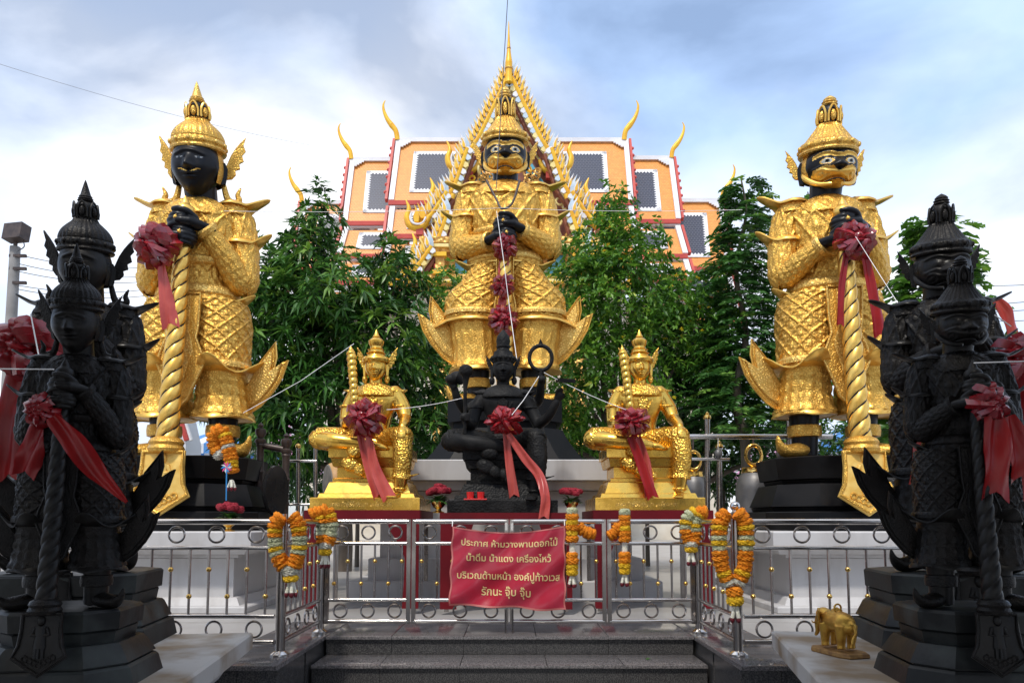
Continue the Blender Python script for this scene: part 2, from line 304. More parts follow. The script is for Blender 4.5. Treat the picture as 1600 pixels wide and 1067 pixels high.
def catmull(pts, k=8):
    pts = [Vector(p) for p in pts]; out = []
    for i in range(len(pts)-1):
        a, b, c, d = pts[max(i-1, 0)], pts[i], pts[i+1], pts[min(i+2, len(pts)-1)]
        for j in range(k):
            t = j/k; out.append(.5*((2*b)+(c-a)*t+(2*a-5*b+4*c-d)*t*t+(3*b-a-3*c+d)*t**3))
    out.append(pts[-1]); return out
def interp(keys, k):
    """keys: rows of numbers, first the height; smooth rows in between"""
    K = np.array(keys, float); n = len(K); x = np.arange(n); xi = np.linspace(0, n-1, k)
    out = np.zeros((k, K.shape[1]))
    for c in range(K.shape[1]):
        y = K[:, c]; m = np.gradient(y)
        i = np.minimum(xi.astype(int), n-2); t = xi-i
        h = (2*t**3-3*t**2+1)*y[i]+(t**3-2*t**2+t)*m[i]+(-2*t**3+3*t**2)*y[i+1]+(t**3-t**2)*m[i+1]
        out[:, c] = h
    return out
def loft(keys, n=56, k=40, relief=None, e=2.3):
    """keys: (z, cx, cy, rx, ry); relief(u, v) is a height along the outward direction"""
    K = interp(keys, k); P = []
    for i, (z, cx, cy, rx, ry) in enumerate(K):
        row = []
        for j in range(n):
            a = 2*pi*j/n; ca, sa = cos(a), sin(a)
            x = math.copysign(abs(ca)**(2/e), ca); y = math.copysign(abs(sa)**(2/e), sa)
            h = relief(j/n, i/(k-1)) if relief else 0
            row.append((cx+x*(rx+h), cy+y*(ry+h), z))
        P.append(row)
    return P
def lattice(nu, nv, hgt, stud=1.0, wid=.14):
    """raised diagonal lattice with a boss in every diamond"""
    def f(u, v):
        a = (u*nu+v*nv) % 1; b = (u*nu-v*nv) % 1
        d = min(abs(a-.5), abs(b-.5)); r = max(0, 1-(.5-max(abs(a-.5), abs(b-.5)))/wid)
        a2, b2 = a-.0, b-.0
        s = max(0, 1-math.hypot((a-.5), (b-.5))/.26)
        return hgt*(r**.7)+hgt*stud*s
    return f
def bands(rows, hgt, nu=24):
    """rows of beads: list of heights v"""
    def f(u, v):
        h = 0
        for r in rows:
            d = abs(v-r)
            if d < .035: h += hgt*(.6+.4*cos(2*pi*u*nu))*(1-d/.035)
        return h
    return f

def scales(nu, nv, h):
    """overlapping rows of small raised scales"""
    def f(u, v):
        r = int(v*nv); a = (u*nu+.5*(r % 2)) % 1; b = (v*nv) % 1
        return h*max(0, sin(pi*a))**.7*(.35+.65*(1-b))*(1 if b > .08 else .2)
    return f
def mix_relief(f, g, c0, c1):
    def h(u, v): return g(u, v) if c0 < v < c1 else f(u, v)
    return h
def quilt(nu, nv, h):
    """diamond lattice whose diamonds are filled with rows of small studs"""
    L = lattice(nu, nv, h, .9, .10)
    def f(u, v): return L(u, v)+h*.34*abs(sin(pi*u*nu*5))*abs(sin(pi*v*nv*5))
    return f
# ================================================================== the setting
def slab(name, x0, x1, y0, y1, z0, z1, m, parent=None, bev=0.0):
    y0 *= KY; y1 *= KY; mb = MB()
    if bev:
        P = []
        for z, i in ((z0, 0), (z1-bev, 0), (z1-bev*.3, bev*.3), (z1, bev)):
            P.append([(x0+i, y0+i, z), (x1-i, y0+i, z), (x1-i, y1-i, z), (x0+i, y1-i, z)])
        mb.grid(P)
    else: mb.box(((x0+x1)/2, (y0+y1)/2, (z0+z1)/2), (x1-x0, y1-y0, z1-z0))
    return mb.build(name, m, parent, smooth=30)
struct(slab('ground', -400, 400, -120, 700, -1.0, -0.62, 'paving'))
court = struct(slab('court', -14, 14, 5.55, 34, -0.62, -0.008, 'floor_tile'))
# landing and steps of granite, every slab a piece
steps = struct(ob('steps', None))
for y0, z1 in ((4.87, -.03), (4.53, -.18), (4.19, -.33), (3.93, -.48)):
    slab('step_core', -1.52, 1.48, y0+.02, 5.5, z1-.15 if z1 > -.4 else -.62, z1, 'granite_joint', steps)
for a, b in ((-2.04, -1.59), (1.55, 2.0)): slab('step_core', a, b, 3.92, 5.5, -.62, -.032, 'granite_joint', steps)
for d, (yf, yb, zt) in enumerate(((4.86, 5.54, 0.0), (4.52, 4.855, -.15), (4.18, 4.515, -.30), (3.84, 4.175, -.45))):
    xs = [-1.545, -1.02, -.40, .27, .86, 1.505] if d % 2 else [-1.545, -.78, -.36, .42, .78, 1.505]
    if d == 0: xs = [-1.545, -1.0, -.4, .2, .8, 1.505]
    for a, b in zip(xs[:-1], xs[1:]):
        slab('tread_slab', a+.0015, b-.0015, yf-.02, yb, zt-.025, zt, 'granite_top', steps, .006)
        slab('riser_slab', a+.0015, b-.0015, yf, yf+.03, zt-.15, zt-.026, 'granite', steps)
for sx in (-1, 1):
    c = -.02
    ya = [3.86, 4.42, 4.98, 5.54]
    for a, b in zip(ya[:-1], ya[1:]):
        x0, x1 = sorted((c+sx*1.53, c+sx*2.06))
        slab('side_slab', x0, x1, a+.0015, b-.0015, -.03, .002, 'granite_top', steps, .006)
        xi = c+sx*1.545
        slab('cheek_slab', min(xi, xi+sx*.03), max(xi, xi+sx*.03), a+.03, b, -.62, -.031, 'granite', steps)
    for a, b in ((1.53, 1.80), (1.80, 2.06)):
        x0, x1 = sorted((c+sx*(a+.0015), c+sx*(b-.0015)))
        slab('front_slab', x0, x1, 3.88, 3.91, -.62, -.031, 'granite', steps)
    x0, x1 = sorted((c+sx*2.065, c+sx*6))
    struct(slab('wing_floor', x0, x1, 4.0, 5.56, -.62, -.012, 'floor_tile'))
# plinths: stacked mouldings
def plinth(name, label, rect, prof, m, mtop=None, rz=0, cham=0.0, cat='plinth', group=None, deep=True):
    """rect (cx, cy, hx, hy); prof: (part name, inset bottom, inset top, z0, z1)"""
    cx, cy, hx, hy = rect; cy *= KY; hy *= KY if deep else 1; t = thing(name, label, cat, (cx, cy, prof[-1][3]), rz, group=group)
    zb = prof[-1][3]
    for nm, i0, i1, z0, z1 in prof:
        P = []
        e = min(.012, (z1-z0)*.2)
        for z, i in ((z0-zb, i0), (z1-zb-e, i1), (z1-zb, i1+e)):
            a, b = hx-i, hy-i; c = cham*(1-i/hx) if cham else 0
            P.append([(-a+c, -b, z), (a-c, -b, z), (a, -b+c, z), (a, b-c, z), (a-c, b, z), (-a+c, b, z), (-a, b-c, z), (-a, -b+c, z)] if cham else [(-a, -b, z), (a, -b, z), (a, b, z), (-a, b, z)])
        MB().grid(P).build(nm, (mtop or m) if nm == 'top_slab' else m, t, smooth=25)
    return t
WP = [('cap', 0, 0, .675, .842), ('upper_moulding', .10, .06, .60, .675), ('neck', .2, .2, .56, .60), ('body', .27, .27, .14, .56), ('base_step', .16, .2, .06, .14), ('foot_step', .04, .04, -.005, .06)]
plinth('white_plinth', 'white moulded plinth under the tall gold statue at the left', (-4.15, 7.3, 1.42, 1.25), WP, 'plaster_white', group='white plinths of the tall statues')
plinth('white_plinth', 'white moulded plinth under the tall gold statue at the right', (4.15, 7.3, 1.42, 1.25), WP, 'plaster_white', group='white plinths of the tall statues')
CP = [('cap', 0, 0, 1.45, 1.70), ('upper_moulding', .09, .05, 1.33, 1.45), ('body', .2, .2, .5, 1.33), ('base_step', .08, .08, .24, .5), ('foot_step', -.12, -.12, -.005, .24)]
plinth('white_plinth', 'wide white plinth under the central gold statue and its black pedestal', (-.08, 8.5, 1.75, 1.5), CP, 'plaster_white', group='white plinths of the tall statues')
# worn marble plinths at the front
FP = [('top_slab', 0, 0, .15, .25), ('upper_moulding', .10, .05, .08, .15), ('neck', .16, .12, .0, .08), ('body', .20, .20, -.62, .0)]
def front_plinth(sx, A, ang, lab):
    A = (A[0], A[1]*KY); h = 1.6; d = Vector((-sx*sin(ang), -cos(ang))); n = Vector((sx*cos(ang), -sin(ang)))
    c = Vector(A)+d*h+n*h
    plinth('marble_plinth', lab, (c.x, c.y/KY, h, h/KY), FP, 'plaster_white', 'marble_worn', rz=-sx*ang, group='worn plinths at the front corners')
front_plinth(-1, (-1.64, 3.70), R(8), 'worn pale plinth carrying the two dark statues at the left edge')
front_plinth(1, (1.67, 3.76), R(12), 'worn pale plinth carrying the two dark statues and the small elephant')

# ------------------------------------------------------------------ temple
temple = thing('temple', 'orange tiled temple with stepped roofs and yellow gable behind the trees', 'temple', (0, 27*KY, -.6))
T0 = Vector((0, 27*KY, -.6))
def P3(px, py, Y): return at(px, py, Y)-T0
def quad_slab(name, tl, tr, br, bl, m, parent, off=0.0, th=.08, teeth=0.0):
    n = (tr-tl).cross(bl-tl).normalized()
    if n.y > 0: n = -n
    q = [p+n*off for p in (tl, tr, br, bl)]; bk = [p-n*th for p in q]
    wu = (q[1]-q[0]).length; hv = (q[3]-q[0]).length
    mb = MB(); mb.add(q+bk, [(0, 1, 2, 3), (7, 6, 5, 4), (0, 4, 5, 1), (1, 5, 6, 2), (2, 6, 7, 3), (3, 7, 4, 0)])
    uv = [(0, hv), (wu, hv), (wu, 0), (0, 0)]*2
    return mb.build(name, m, parent, smooth=None, uv=uv)
def bil(q, u, v):
    a = q[0].lerp(q[1], u); b = q[3].lerp(q[2], u); return a.lerp(b, v)
def beam(name, a, b, r, m, parent, n=4): return MB().tube([a, b], r, n).build(name, m, parent, smooth=30)
def toothed(q, u0, v0, u1, v1, w, nt, parent, off):
    """white border round the dark field, its inner edge cut into points"""
    n = (q[1]-q[0]).cross(q[3]-q[0]).normalized()
    if n.y > 0: n = -n
    mb = MB(); wu = (q[1]-q[0]).length; hv = (q[3]-q[0]).length; a, b = w/wu, w/hv
    def pt(u, v): return bil(q, u, v)+n*off
    for (ua, va, ub, vb, iu, iv, L) in ((u0, v0, u1, v0, 0, b, wu*(u1-u0)), (u0, v1, u1, v1, 0, -b, wu*(u1-u0)), (u0, v0, u0, v1, a, 0, hv*(v1-v0)), (u1, v0, u1, v1, -a, 0, hv*(v1-v0))):
        k = max(4, int(L/.17)); V = []; Fs = []
        for i in range(k):
            t0, t1 = i/k, (i+1)/k; tm = (t0+t1)/2
            A = pt(ua+(ub-ua)*t0, va+(vb-va)*t0); B = pt(ua+(ub-ua)*t1, va+(vb-va)*t1)
            C = pt(ua+(ub-ua)*t1+iu, va+(vb-va)*t1+iv); D = pt(ua+(ub-ua)*t0+iu, va+(vb-va)*t0+iv)
            E_ = pt(ua+(ub-ua)*tm+iu*1.75, va+(vb-va)*tm+iv*1.75)
            o = len(V); V += [A, B, C, E_, D]; Fs.append((o, o+1, o+2, o+3, o+4))
        mb.add(V, Fs)
    return mb.build('panel_border', 'temple_white', parent, smooth=None)
def roof(xtl, xtr, xbl, xbr, yt, yb, Yt, Yb, d0, d1, dv=(.18, .86), edge='', ridge=True):
    q = [P3(xtl, yt, Yt), P3(xtr, yt, Yt), P3(xbr, yb, Yb), P3(xbl, yb, Yb)]
    r = quad_slab('roof_tier', *q, 'tile_orange', temple)
    u0, u1 = (d0-xtl)/(xtr-xtl), (d1-xtl)/(xtr-xtl)
    qi = [bil(q, u0, dv[0]), bil(q, u1, dv[0]), bil(q, u1, dv[1]), bil(q, u0, dv[1])]
    quad_slab('tile_panel', *qi, 'tile_blue', r, off=.03, th=.03)
    toothed(q, u0-.004, dv[0]-.01, u1+.004, dv[1]+.01, .17, 0, r, .045)
    # red band with two fillets under the eave
    h = .011*abs(yb-yt)**.5*1.1
    for dz, hh, mm, dyy in ((-.14, .16, 'temple_red', .10), (-.34, .07, 'temple_white', .05), (-.26, .09, 'temple_red', .16)):
        a, b = q[3]+Vector((-.1, -dyy, dz)), q[2]+Vector((.1, -dyy, dz))
        MB().box((a+b)/2, ((b-a).length, .22, hh)).build('eave_band', mm, r, smooth=None)
    if ridge: MB().box((q[0]+q[1])/2+Vector((0, 0, .1)), ((q[1]-q[0]).length+.1, .3, .22)).build('ridge_beam', 'temple_white', r, smooth=None)
    for e in edge:
        a, b = (q[0], q[3]) if e == 'l' else (q[1], q[2]); s = -1 if e == 'l' else 1
        for o, wd, mm, ou in ((.02, .26, 'temple_white', .10), (s*.24, .13, 'temple_red', .14)):
            n = Vector((0, -1, .4)).normalized()*ou
            p = [a+Vector((o-wd/2, 0, .12))+n, a+Vector((o+wd/2, 0, .12))+n, b+Vector((o+wd/2, 0, 0))+n, b+Vector((o-wd/2, 0, 0))+n]
            quad_slab('bargeboard', *p, mm, r, th=.25)
        if ridge:
            for i in range(1, 8):
                MB().sph(a.lerp(b, i/8)+Vector((s*.33, -.12, 0)), .09, 8, 5).build('barge_stud', 'temple_red', r)
            # stepped white corner under the ridge
            for i in range(4):
                k = (.56-.12*i); MB().box(a+Vector((-s*(k/2+.1), -.1-.05*i-.05, -.06-.10*i)), (k, .10, .10)).build('corner_step', 'temple_white', r, smooth=None)
    return r
def chofa(px, py, Y, s, k=1.0):
    pts = [(0, 2), (-2.5, -12), (-9, -21), (-16, -31), (-21, -43), (-22, -53), (-19, -60)]
    rad = [4.2, 4.0, 4.6, 3.4, 2.4, 1.6, .5]
    cp = catmull([P3(px+s*a*k, py+b*k, Y) for a, b in pts], 5); rr = np.interp(np.linspace(0, 6, len(cp)), range(7), rad)*Y/F0*k
    MB().tube(cp, list(rr), 10, flat=.7).build('ridge_finial', 'temple_yellow', temple)
    MB().sph(P3(px-s*9*k, py-22*k, Y), 3.6*Y/F0*k, 8, 6).build('finial_bud', 'temple_yellow', temple)
roof(623, 977, 611, 985, 223, 314, 30, 28.5, 650, 945, edge='lr'); chofa(621, 217, 29.9, 1); chofa(975, 217, 29.9, -1)
roof(613, 985, 608, 992, 328, 366, 28.3, 27.7, 640, 958, dv=(.12, .8), edge='lr', ridge=False)
roof(608, 990, 602, 998, 382, 412, 27.6, 27.1, 636, 962, dv=(.12, .8), edge='lr', ridge=False)
roof(551, 650, 539, 650, 253, 346, 30.6, 29.1, 575, 645, edge='l'); chofa(549, 247, 30.5, 1, .9)
roof(950, 1047, 950, 1059, 251, 343, 30.6, 29.1, 955, 1025, edge='r'); chofa(1049, 245, 30.5, -1, .9)
roof(541, 640, 530, 640, 360, 397, 28.9, 28.3, 563, 636, dv=(.12, .8), edge='l', ridge=False)
roof(950, 1058, 950, 1070, 358, 397, 28.9, 28.3, 955, 1036, dv=(.12, .8), edge='r', ridge=False)
roof(529, 640, 524, 640, 412, 438, 28.2, 27.7, 552, 636, dv=(.12, .8), edge='l', ridge=False)
roof(950, 1070, 950, 1078, 410, 434, 28.2, 27.7, 955, 1048, dv=(.12, .8), edge='r', ridge=False)
roof(475, 590, 465, 590, 320, 416, 31.2, 29.9, 499, 585, edge='l'); chofa(472, 315, 31.1, 1, .9)
roof(1010, 1125, 1010, 1136, 317, 416, 31.2, 29.9, 1015, 1102, edge='r'); chofa(1128, 311, 31.1, -1, .9)
roof(464, 590, 455, 590, 432, 463, 29.7, 29.2, 488, 585, dv=(.12, .8), edge='l', ridge=False)
roof(1010, 1137, 1010, 1146, 432, 463, 29.7, 29.2, 1015, 1113, dv=(.12, .8), edge='r', ridge=False)
roof(1010, 1146, 1010, 1154, 476, 500, 29.1, 28.6, 1015, 1122, dv=(.12, .8), edge='r', ridge=False)
a, b = P3(480, 470, 29.8), P3(1120, 470, 29.8)
MB().box(((a.x+b.x)/2, a.y+2, a.z/2), (b.x-a.x, 3.2, a.z)).build('wall', 'temple_wall', temple, smooth=None)
MB().box((0, 2.2, P3(800, 420, 29.2).z/2), (P3(975, 330, 29.2).x*2-.4, 1.6, P3(800, 420, 29.2).z)).build('wall', 'temple_wall', temple, smooth=None)
# front gable: nested bargeboards with flame fins and serpent ends
GX = 796
fin_out = [(-3.4, 0), (3.4, 0), (6, 6), (4.5, 12), (2, 17), (3.5, 26), (-2, 17), (-4.8, 8)]
def barge(Y, x0, y0, x1, y1, nf, s, wpx=8):
    k = Y/F0
    a, b = P3(GX+s*x0, y0, Y), P3(GX+s*x1, y1, Y)
    d = (b-a).normalized(); up = Vector((-d.z*s, 0, d.x*s)) if True else None
    if up.z < 0: up = -up
    mid = (a+b)/2-up*.10*1.0
    pts = catmull([a, a.lerp(b, .35)-up*.10, a.lerp(b, .7)-up*.16, b], 5)
    g = MB().tube(pts, wpx*.5*k, 8, flat=1.0).build('gable_board', 'temple_yellow', temple)
    MB().tube([p-up*wpx*.85*k+Vector((0, .15, 0)) for p in pts], wpx*.36*k, 6).build('gable_lining', 'temple_cream', g)
    MB().tube([p-up*wpx*1.5*k+Vector((0, .3, 0)) for p in pts], wpx*.5*k, 6).build('gable_soffit', 'temple_brown', g)
    for i in range(nf):
        t = (i+.6)/nf; p = pts[int(t*(len(pts)-1))].lerp(pts[min(len(pts)-1, int(t*(len(pts)-1))+1)], (t*(len(pts)-1)) % 1)
        ang = math.atan2(d.x, d.z)
        # fins lean outward along the slope
        M = Matrix.Translation(p+up*wpx*.35*k+Vector((0, -.02, 0))) @ Matrix.Rotation(s*R(10), 4, 'Y') @ Matrix.Diagonal((s*k*.8, 1, k*1.12, 1))
        mb = MB(); mb.prism(fin_out, M, .10, .08); mb.build('flame_fin', 'temple_cream' if i % 2 else 'temple_white', g)
        Mb = Matrix.Translation((0, .14, 0)) @ M @ Matrix.Translation((-7, 0, 2)) @ Matrix.Diagonal((1.15, 1, 1.12, 1)); MB().prism(fin_out, Mb, .08, .08).build('back_fin', 'temple_yellow' if i % 3 else 'temple_sky', g)
        Md = Matrix.Translation(p-up*wpx*1.25*k+Vector((0, -.02, 0))) @ Matrix.Rotation(s*R(30), 4, 'Y') @ Matrix.Diagonal((s*k*.9, 1, k*.6, 1)); MB().prism(fin_out, Md, .08, .08).build('inner_fin', ['temple_white', 'temple_sky', 'temple_cream'][i % 3], g)
        M2 = M @ Matrix.Translation((0, -.09, 2)) @ Matrix.Diagonal((.55, 1, .62, 1)); MB().prism(fin_out, M2, .08, .1).build('fin_inlay', 'temple_yellow', g)
    # serpent end
    hk = [(-16, -8), (-9, 6), (3, 10), (14, 5), (18, -7), (15, -20), (20, -34)]
    cp = catmull([P3(GX+s*(x1+u), y1+v-4, Y-.12) for u, v in hk], 5); rr = np.interp(np.linspace(0, 6, len(cp)), range(7), [4.2, 5.4, 6.4, 6.2, 5.2, 3.6, .6])*k
    MB().tube(cp, list(rr), 10).build('serpent_end', 'temple_yellow', g)
    cp2 = catmull([P3(GX+s*(x1+u*.72), y1+v*.62-6, Y-.3) for u, v in hk[:6]], 5)
    MB().tube(cp2, 1.7*k, 6).build('serpent_line', 'temple_white', g)
    for (u, v, h) in ((3, -2, 24), (-7, -8, 17)):
        M = Matrix.Translation(P3(GX+s*(x1+u), y1+v, Y-.15)) @ Matrix.Diagonal((s*k, 1, k*h/21, 1)); MB().prism(fin_out, M, .12, .08).build('serpent_crest', 'temple_yellow', g)
    MB().box(P3(GX+s*(x1-2), y1+13, Y-.1), (11*k, .3, 11*k)).build('bracket', 'temple_red', g, smooth=None)
for s in (-1, 1):
    barge(26.4, 4, 122, 78, 258, 19, s, 8)
    barge(26.9, 2, 150, 64, 262, 9, s, 6)
    barge(25.9, 66, 232, 104, 316, 9, s)
    barge(25.4, 98, 300, 142, 350, 6, s)
    barge(24.9, 96, 330, 132, 402, 8, s)
    barge(24.4, 122, 385, 172, 440, 7, s)
    # carved beams, bracket columns and pediment panels
    for (xa, xb, ya, yb, Y, m) in ((60, 140, 372, 381, 24.9, 'temple_gilt'), (56, 136, 383, 388, 24.8, 'temple_cream'), (50, 150, 389, 396, 24.9, 'temple_gilt'), (98, 118, 396, 402, 24.6, 'temple_yellow'), (101, 115, 402, 424, 24.7, 'temple_gilt'), (96, 120, 424, 430, 24.6, 'temple_yellow'), (40, 165, 430, 437, 24.8, 'temple_gilt'), (40, 170, 438, 443, 24.7, 'temple_cream'), (45, 160, 444, 458, 24.9, 'temple_gilt'), (60, 84, 396, 430, 25.3, 'temple_teal'), (118, 150, 402, 430, 25.3, 'temple_brown'), (84, 101, 402, 430, 25.3, 'temple_gilt')):
        A, B = P3(GX+s*xa, ya, Y), P3(GX+s*xb, yb, Y)
        MB().box((A+B)/2, (abs(B.x-A.x), .4, abs(B.z-A.z))).build('carved_beam' if xb-xa > 30 else 'bracket_column', m, temple, smooth=None)
    for i in range(14):
        MB().sph(P3(GX+s*(58+i*6.2), 440.5, 24.45), .07, 8, 5).build('beam_bead', 'temple_yellow', temple)
    # blue pediment side panels with gilt scrolls
    tri = [P3(GX+s*u, v, 26.75) for u, v in ((26, 292), (26, 240), (58, 292))]
    MB().add(tri+[p+Vector((0, .1, 0)) for p in tri], [(0, 1, 2), (5, 4, 3), (0, 3, 4, 1), (1, 4, 5, 2), (2, 5, 3, 0)]).build('pediment_panel', 'temple_teal', temple, smooth=None)
    for i in range(9):
        c = P3(GX+s*(28+rng.uniform(0, 16)), 268+i*2.6, 26.6); MB().torus(c, .13+.05*(i % 3), .05, 12, 6).build('gilt_scroll', 'temple_gilt', temple)
    for i in range(26):
        u = rng.uniform(28, 110); v = rng.uniform(max(262, 200+u*1.3), 372)
        MB().torus(P3(GX+s*u, v, 26.3), .12+.08*rng.random(), .05, 10, 5, M=Matrix.Rotation(rng.uniform(0, 3), 3, 'Z')).build('gilt_scroll', ['temple_gilt', 'temple_yellow', 'temple_cream'][i % 3], temple)
ped = [P3(x, y, 27.0) for x, y in ((GX, 126), (GX+76, 258), (GX+105, 322), (GX+150, 400), (GX-150, 400), (GX-105, 322), (GX-76, 258))]
MB().add(ped+[p+Vector((0, .2, 0)) for p in ped], [tuple(range(7)), tuple(range(13, 6, -1))]+[(i, (i+1) % 7, (i+1) % 7+7, i+7) for i in range(7)]).build('pediment', 'temple_brown', temple, smooth=None)
fp = catmull([P3(GX-1, y, 26.3) for y in (130, 112, 98, 82, 60, 34)], 6)
MB().tube(fp, list(np.interp(np.linspace(0, 5, len(fp)), range(6), [7, 5.6, 6, 3.4, 1.8, .5])*26.3/F0), 12).build('gable_spire', 'temple_yellow', temple)
for y, r in ((108, 7), (100, 5.4), (76, 3.6)): MB().sph(P3(GX-1, y, 26.3), (r*26.3/F0, r*26.3/F0, .09), 12, 6).build('spire_ring', 'temple_gilt', temple)
for s in (-1, 1):
    A = P3(GX+s*100, 458, 25); MB().box((A.x, A.y, A.z/2), (1.0, .8, A.z)).build('porch_column', 'temple_gilt', temple, smooth=None)

# ------------------------------------------------------------------ trees
def leafmesh(base, d, L, W, droop, tint, fold=.18):
    N = len(base); d = d/np.linalg.norm(d, axis=1, keepdims=True)
    up = np.tile([0, 0, 1.0], (N, 1))+rng.normal(0, .45, (N, 3)); sd = np.cross(d, up); sd /= np.linalg.norm(sd, axis=1, keepdims=True)+1e-6
    nn = np.cross(sd, d); L = L[:, None]; W = W[:, None]; g = np.array([0, 0, -1.0])
    M1 = base+d*L*.45+g*droop*L*.12; T = base+d*L+g*droop*L*.5
    V = np.stack([base, M1+sd*W/2+nn*W*fold, M1, M1-sd*W/2+nn*W*fold, T], 1).reshape(-1, 3)
    b = np.arange(N)[:, None]*5
    Fs = np.stack([b+[0, 1, 2], b+[0, 2, 3], b+[2, 1, 4], b+[2, 4, 3]], 1).reshape(-1, 3)
    return V, Fs, np.repeat(tint, 5)
def leafobj(name, parts, m, parent):
    V = np.concatenate([p[0] for p in parts]); o = 0; Fs = []
    for p in parts: Fs.append(p[1]+o); o += len(p[0])
    Fs = np.concatenate(Fs); T = np.concatenate([p[2] for p in parts])
    me = bpy.data.meshes.new(name); me.vertices.add(len(V)); me.vertices.foreach_set('co', V.astype('f').ravel())
    me.loops.add(Fs.size); me.loops.foreach_set('vertex_index', Fs.astype('i').ravel()); me.polygons.add(len(Fs)); me.polygons.foreach_set('loop_start', np.arange(0, Fs.size, 3, dtype='i'))
    me.update(calc_edges=True); a = me.attributes.new('tint', 'FLOAT', 'POINT'); a.data.foreach_set('value', np.clip(T, 0, 1).astype('f')); me.materials.append(MATS[m])
    me.polygons.foreach_set('use_smooth', [True]*len(Fs))
    return tag(ob(name, me, parent), kind='stuff')
def unit(v): return v/(np.linalg.norm(v, axis=1, keepdims=True)+1e-9)
def shell(blobs, dens, inner=.3):
    """cluster points spread through lumpy volumes: blob = (px, py, Y, rx px, ry px, depth m)"""
    C = []; A = []
    for px, py, Y, rx, ry, rz in blobs:
        c = np.array(at(px, py, Y)); k = Y/F0; r = np.array([rx*k, rz, ry*k]); n = int(dens*(r[0]*r[2]+r[0]*r[1]+r[1]*r[2])*4)
        u = unit(rng.normal(size=(n, 3))); rad = np.where(rng.random(n) < inner, rng.uniform(.3, .85, n), rng.uniform(.82, 1.1, n))
        lump = 1+.16*np.sin(u[:, 0]*5+px)+.13*np.sin(u[:, 2]*7+py)+.1*np.sin(u[:, 1]*6+px)
        C.append(c+u*r*(rad*lump)[:, None]); A.append(u)
    return np.concatenate(C), np.concatenate(A)
def whorls(C, A, k, L, W, droop, upw, tint0, jit=.32, spread=1.0, tvar=.23):
    N = len(C); ax = unit(A+np.array([0, 0, upw])+rng.normal(0, .3, (N, 3)))
    p = unit(np.cross(ax, rng.normal(size=(N, 3)))); q = np.cross(ax, p); B = []; D = []
    for i in range(k):
        f = 2*pi*i/k+rng.uniform(-.3, .3, N); al = rng.uniform(.75, 1.55, N)*spread
        D.append(ax*np.cos(al)[:, None]+(p*np.cos(f)[:, None]+q*np.sin(f)[:, None])*np.sin(al)[:, None]); B.append(C+rng.normal(0, L*.06, (N, 3)))
    B = np.concatenate(B); D = np.concatenate(D); n = len(B)
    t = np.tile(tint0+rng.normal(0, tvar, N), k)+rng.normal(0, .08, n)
    return leafmesh(B, D, L*rng.uniform(1-jit, 1+jit, n), W*rng.uniform(.8, 1.2, n), droop, t)
def limbs(t, base, blobs, r0, fork):
    b = Vector(base); mb = MB(); f = Vector(fork); b.y *= KY; f.y *= KY
    mb.tube(catmull([b, b.lerp(f, .5)+Vector((.06, .05, 0)), f], 6), list(np.linspace(r0, r0*.72, 13)), 10); mb.build('trunk', 'bark', t)
    for px, py, Y, rx, ry, rz in blobs:
        c = at(px, py+ry*.3, Y)
        mb = MB().tube(catmull([f, f.lerp(c, .5)+Vector((rng.uniform(-.15, .15), rng.uniform(-.1, .1), .1)), c], 5), list(np.linspace(r0*.55, r0*.12, 11)), 7); mb.build('limb', 'bark', t)
def tree(name, label, base, fork, r0, blobs, crowns, group='trees behind the statues'):
    t = thing(name, label, 'tree', (0, 0, 0), group=group); limbs(t, base, blobs, r0, fork)
    for m, parts in crowns: leafobj('crown', parts, m, t)
    return t
# mango: long leaves in whorls, dense and dark
mb_ = [(498, 340, 11.0, 27, 44, .45), (480, 395, 11.1, 42, 42, .8), (408, 455, 11.2, 58, 64, 1.0), (515, 462, 10.8, 78, 66, 1.1), (618, 428, 11.2, 40, 50, .7), (450, 530, 10.9, 95, 85, 1.2), (570, 540, 10.9, 90, 80, 1.1), (400, 600, 11.0, 70, 80, 1.0), (500, 640, 10.8, 110, 80, 1.2), (620, 620, 11.2, 70, 90, .9), (640, 510, 11.5, 50, 60, .8), (660, 690, 11.5, 70, 50, .8), (440, 700, 11.2, 80, 60, .9)]
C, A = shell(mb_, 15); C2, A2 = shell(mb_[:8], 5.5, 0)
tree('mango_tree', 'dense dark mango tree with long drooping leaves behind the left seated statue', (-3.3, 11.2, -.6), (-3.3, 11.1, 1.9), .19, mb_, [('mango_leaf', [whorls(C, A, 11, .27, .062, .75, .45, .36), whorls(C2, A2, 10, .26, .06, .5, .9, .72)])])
# fine leaved tree with yellow blossoms
fb = [(958, 340, 10.4, 30, 50, .5), (925, 400, 10.5, 48, 55, .8), (990, 400, 10.4, 48, 60, .8), (905, 470, 10.4, 48, 70, .8), (960, 480, 10.2, 70, 80, 1.0), (1040, 470, 10.6, 65, 50, .9), (900, 580, 10.3, 50, 80, .8), (960, 600, 10.3, 80, 90, 1.0), (1060, 540, 10.8, 70, 70, 1.0), (890, 680, 10.4, 45, 50, .7), (700, 470, 11.6, 40, 60, .5), (690, 600, 11.6, 40, 70, .5)]
C, A = shell(fb, 58); 
ft = whorls(C, A, 6, .125, .052, .4, .5, .40, tvar=.17)
Cf, Af = shell(fb, 1.6, 0); fl = whorls(Cf, Af, 9, .05, .04, .2, .8, 1.0, tvar=.01)
tree('blossom_tree', 'fine leaved green tree with yellow blossoms right of the central statue', (2.0, 10.5, -.6), (2.0, 10.5, 1.7), .14, fb, [('fine_leaf', [ft, fl])])
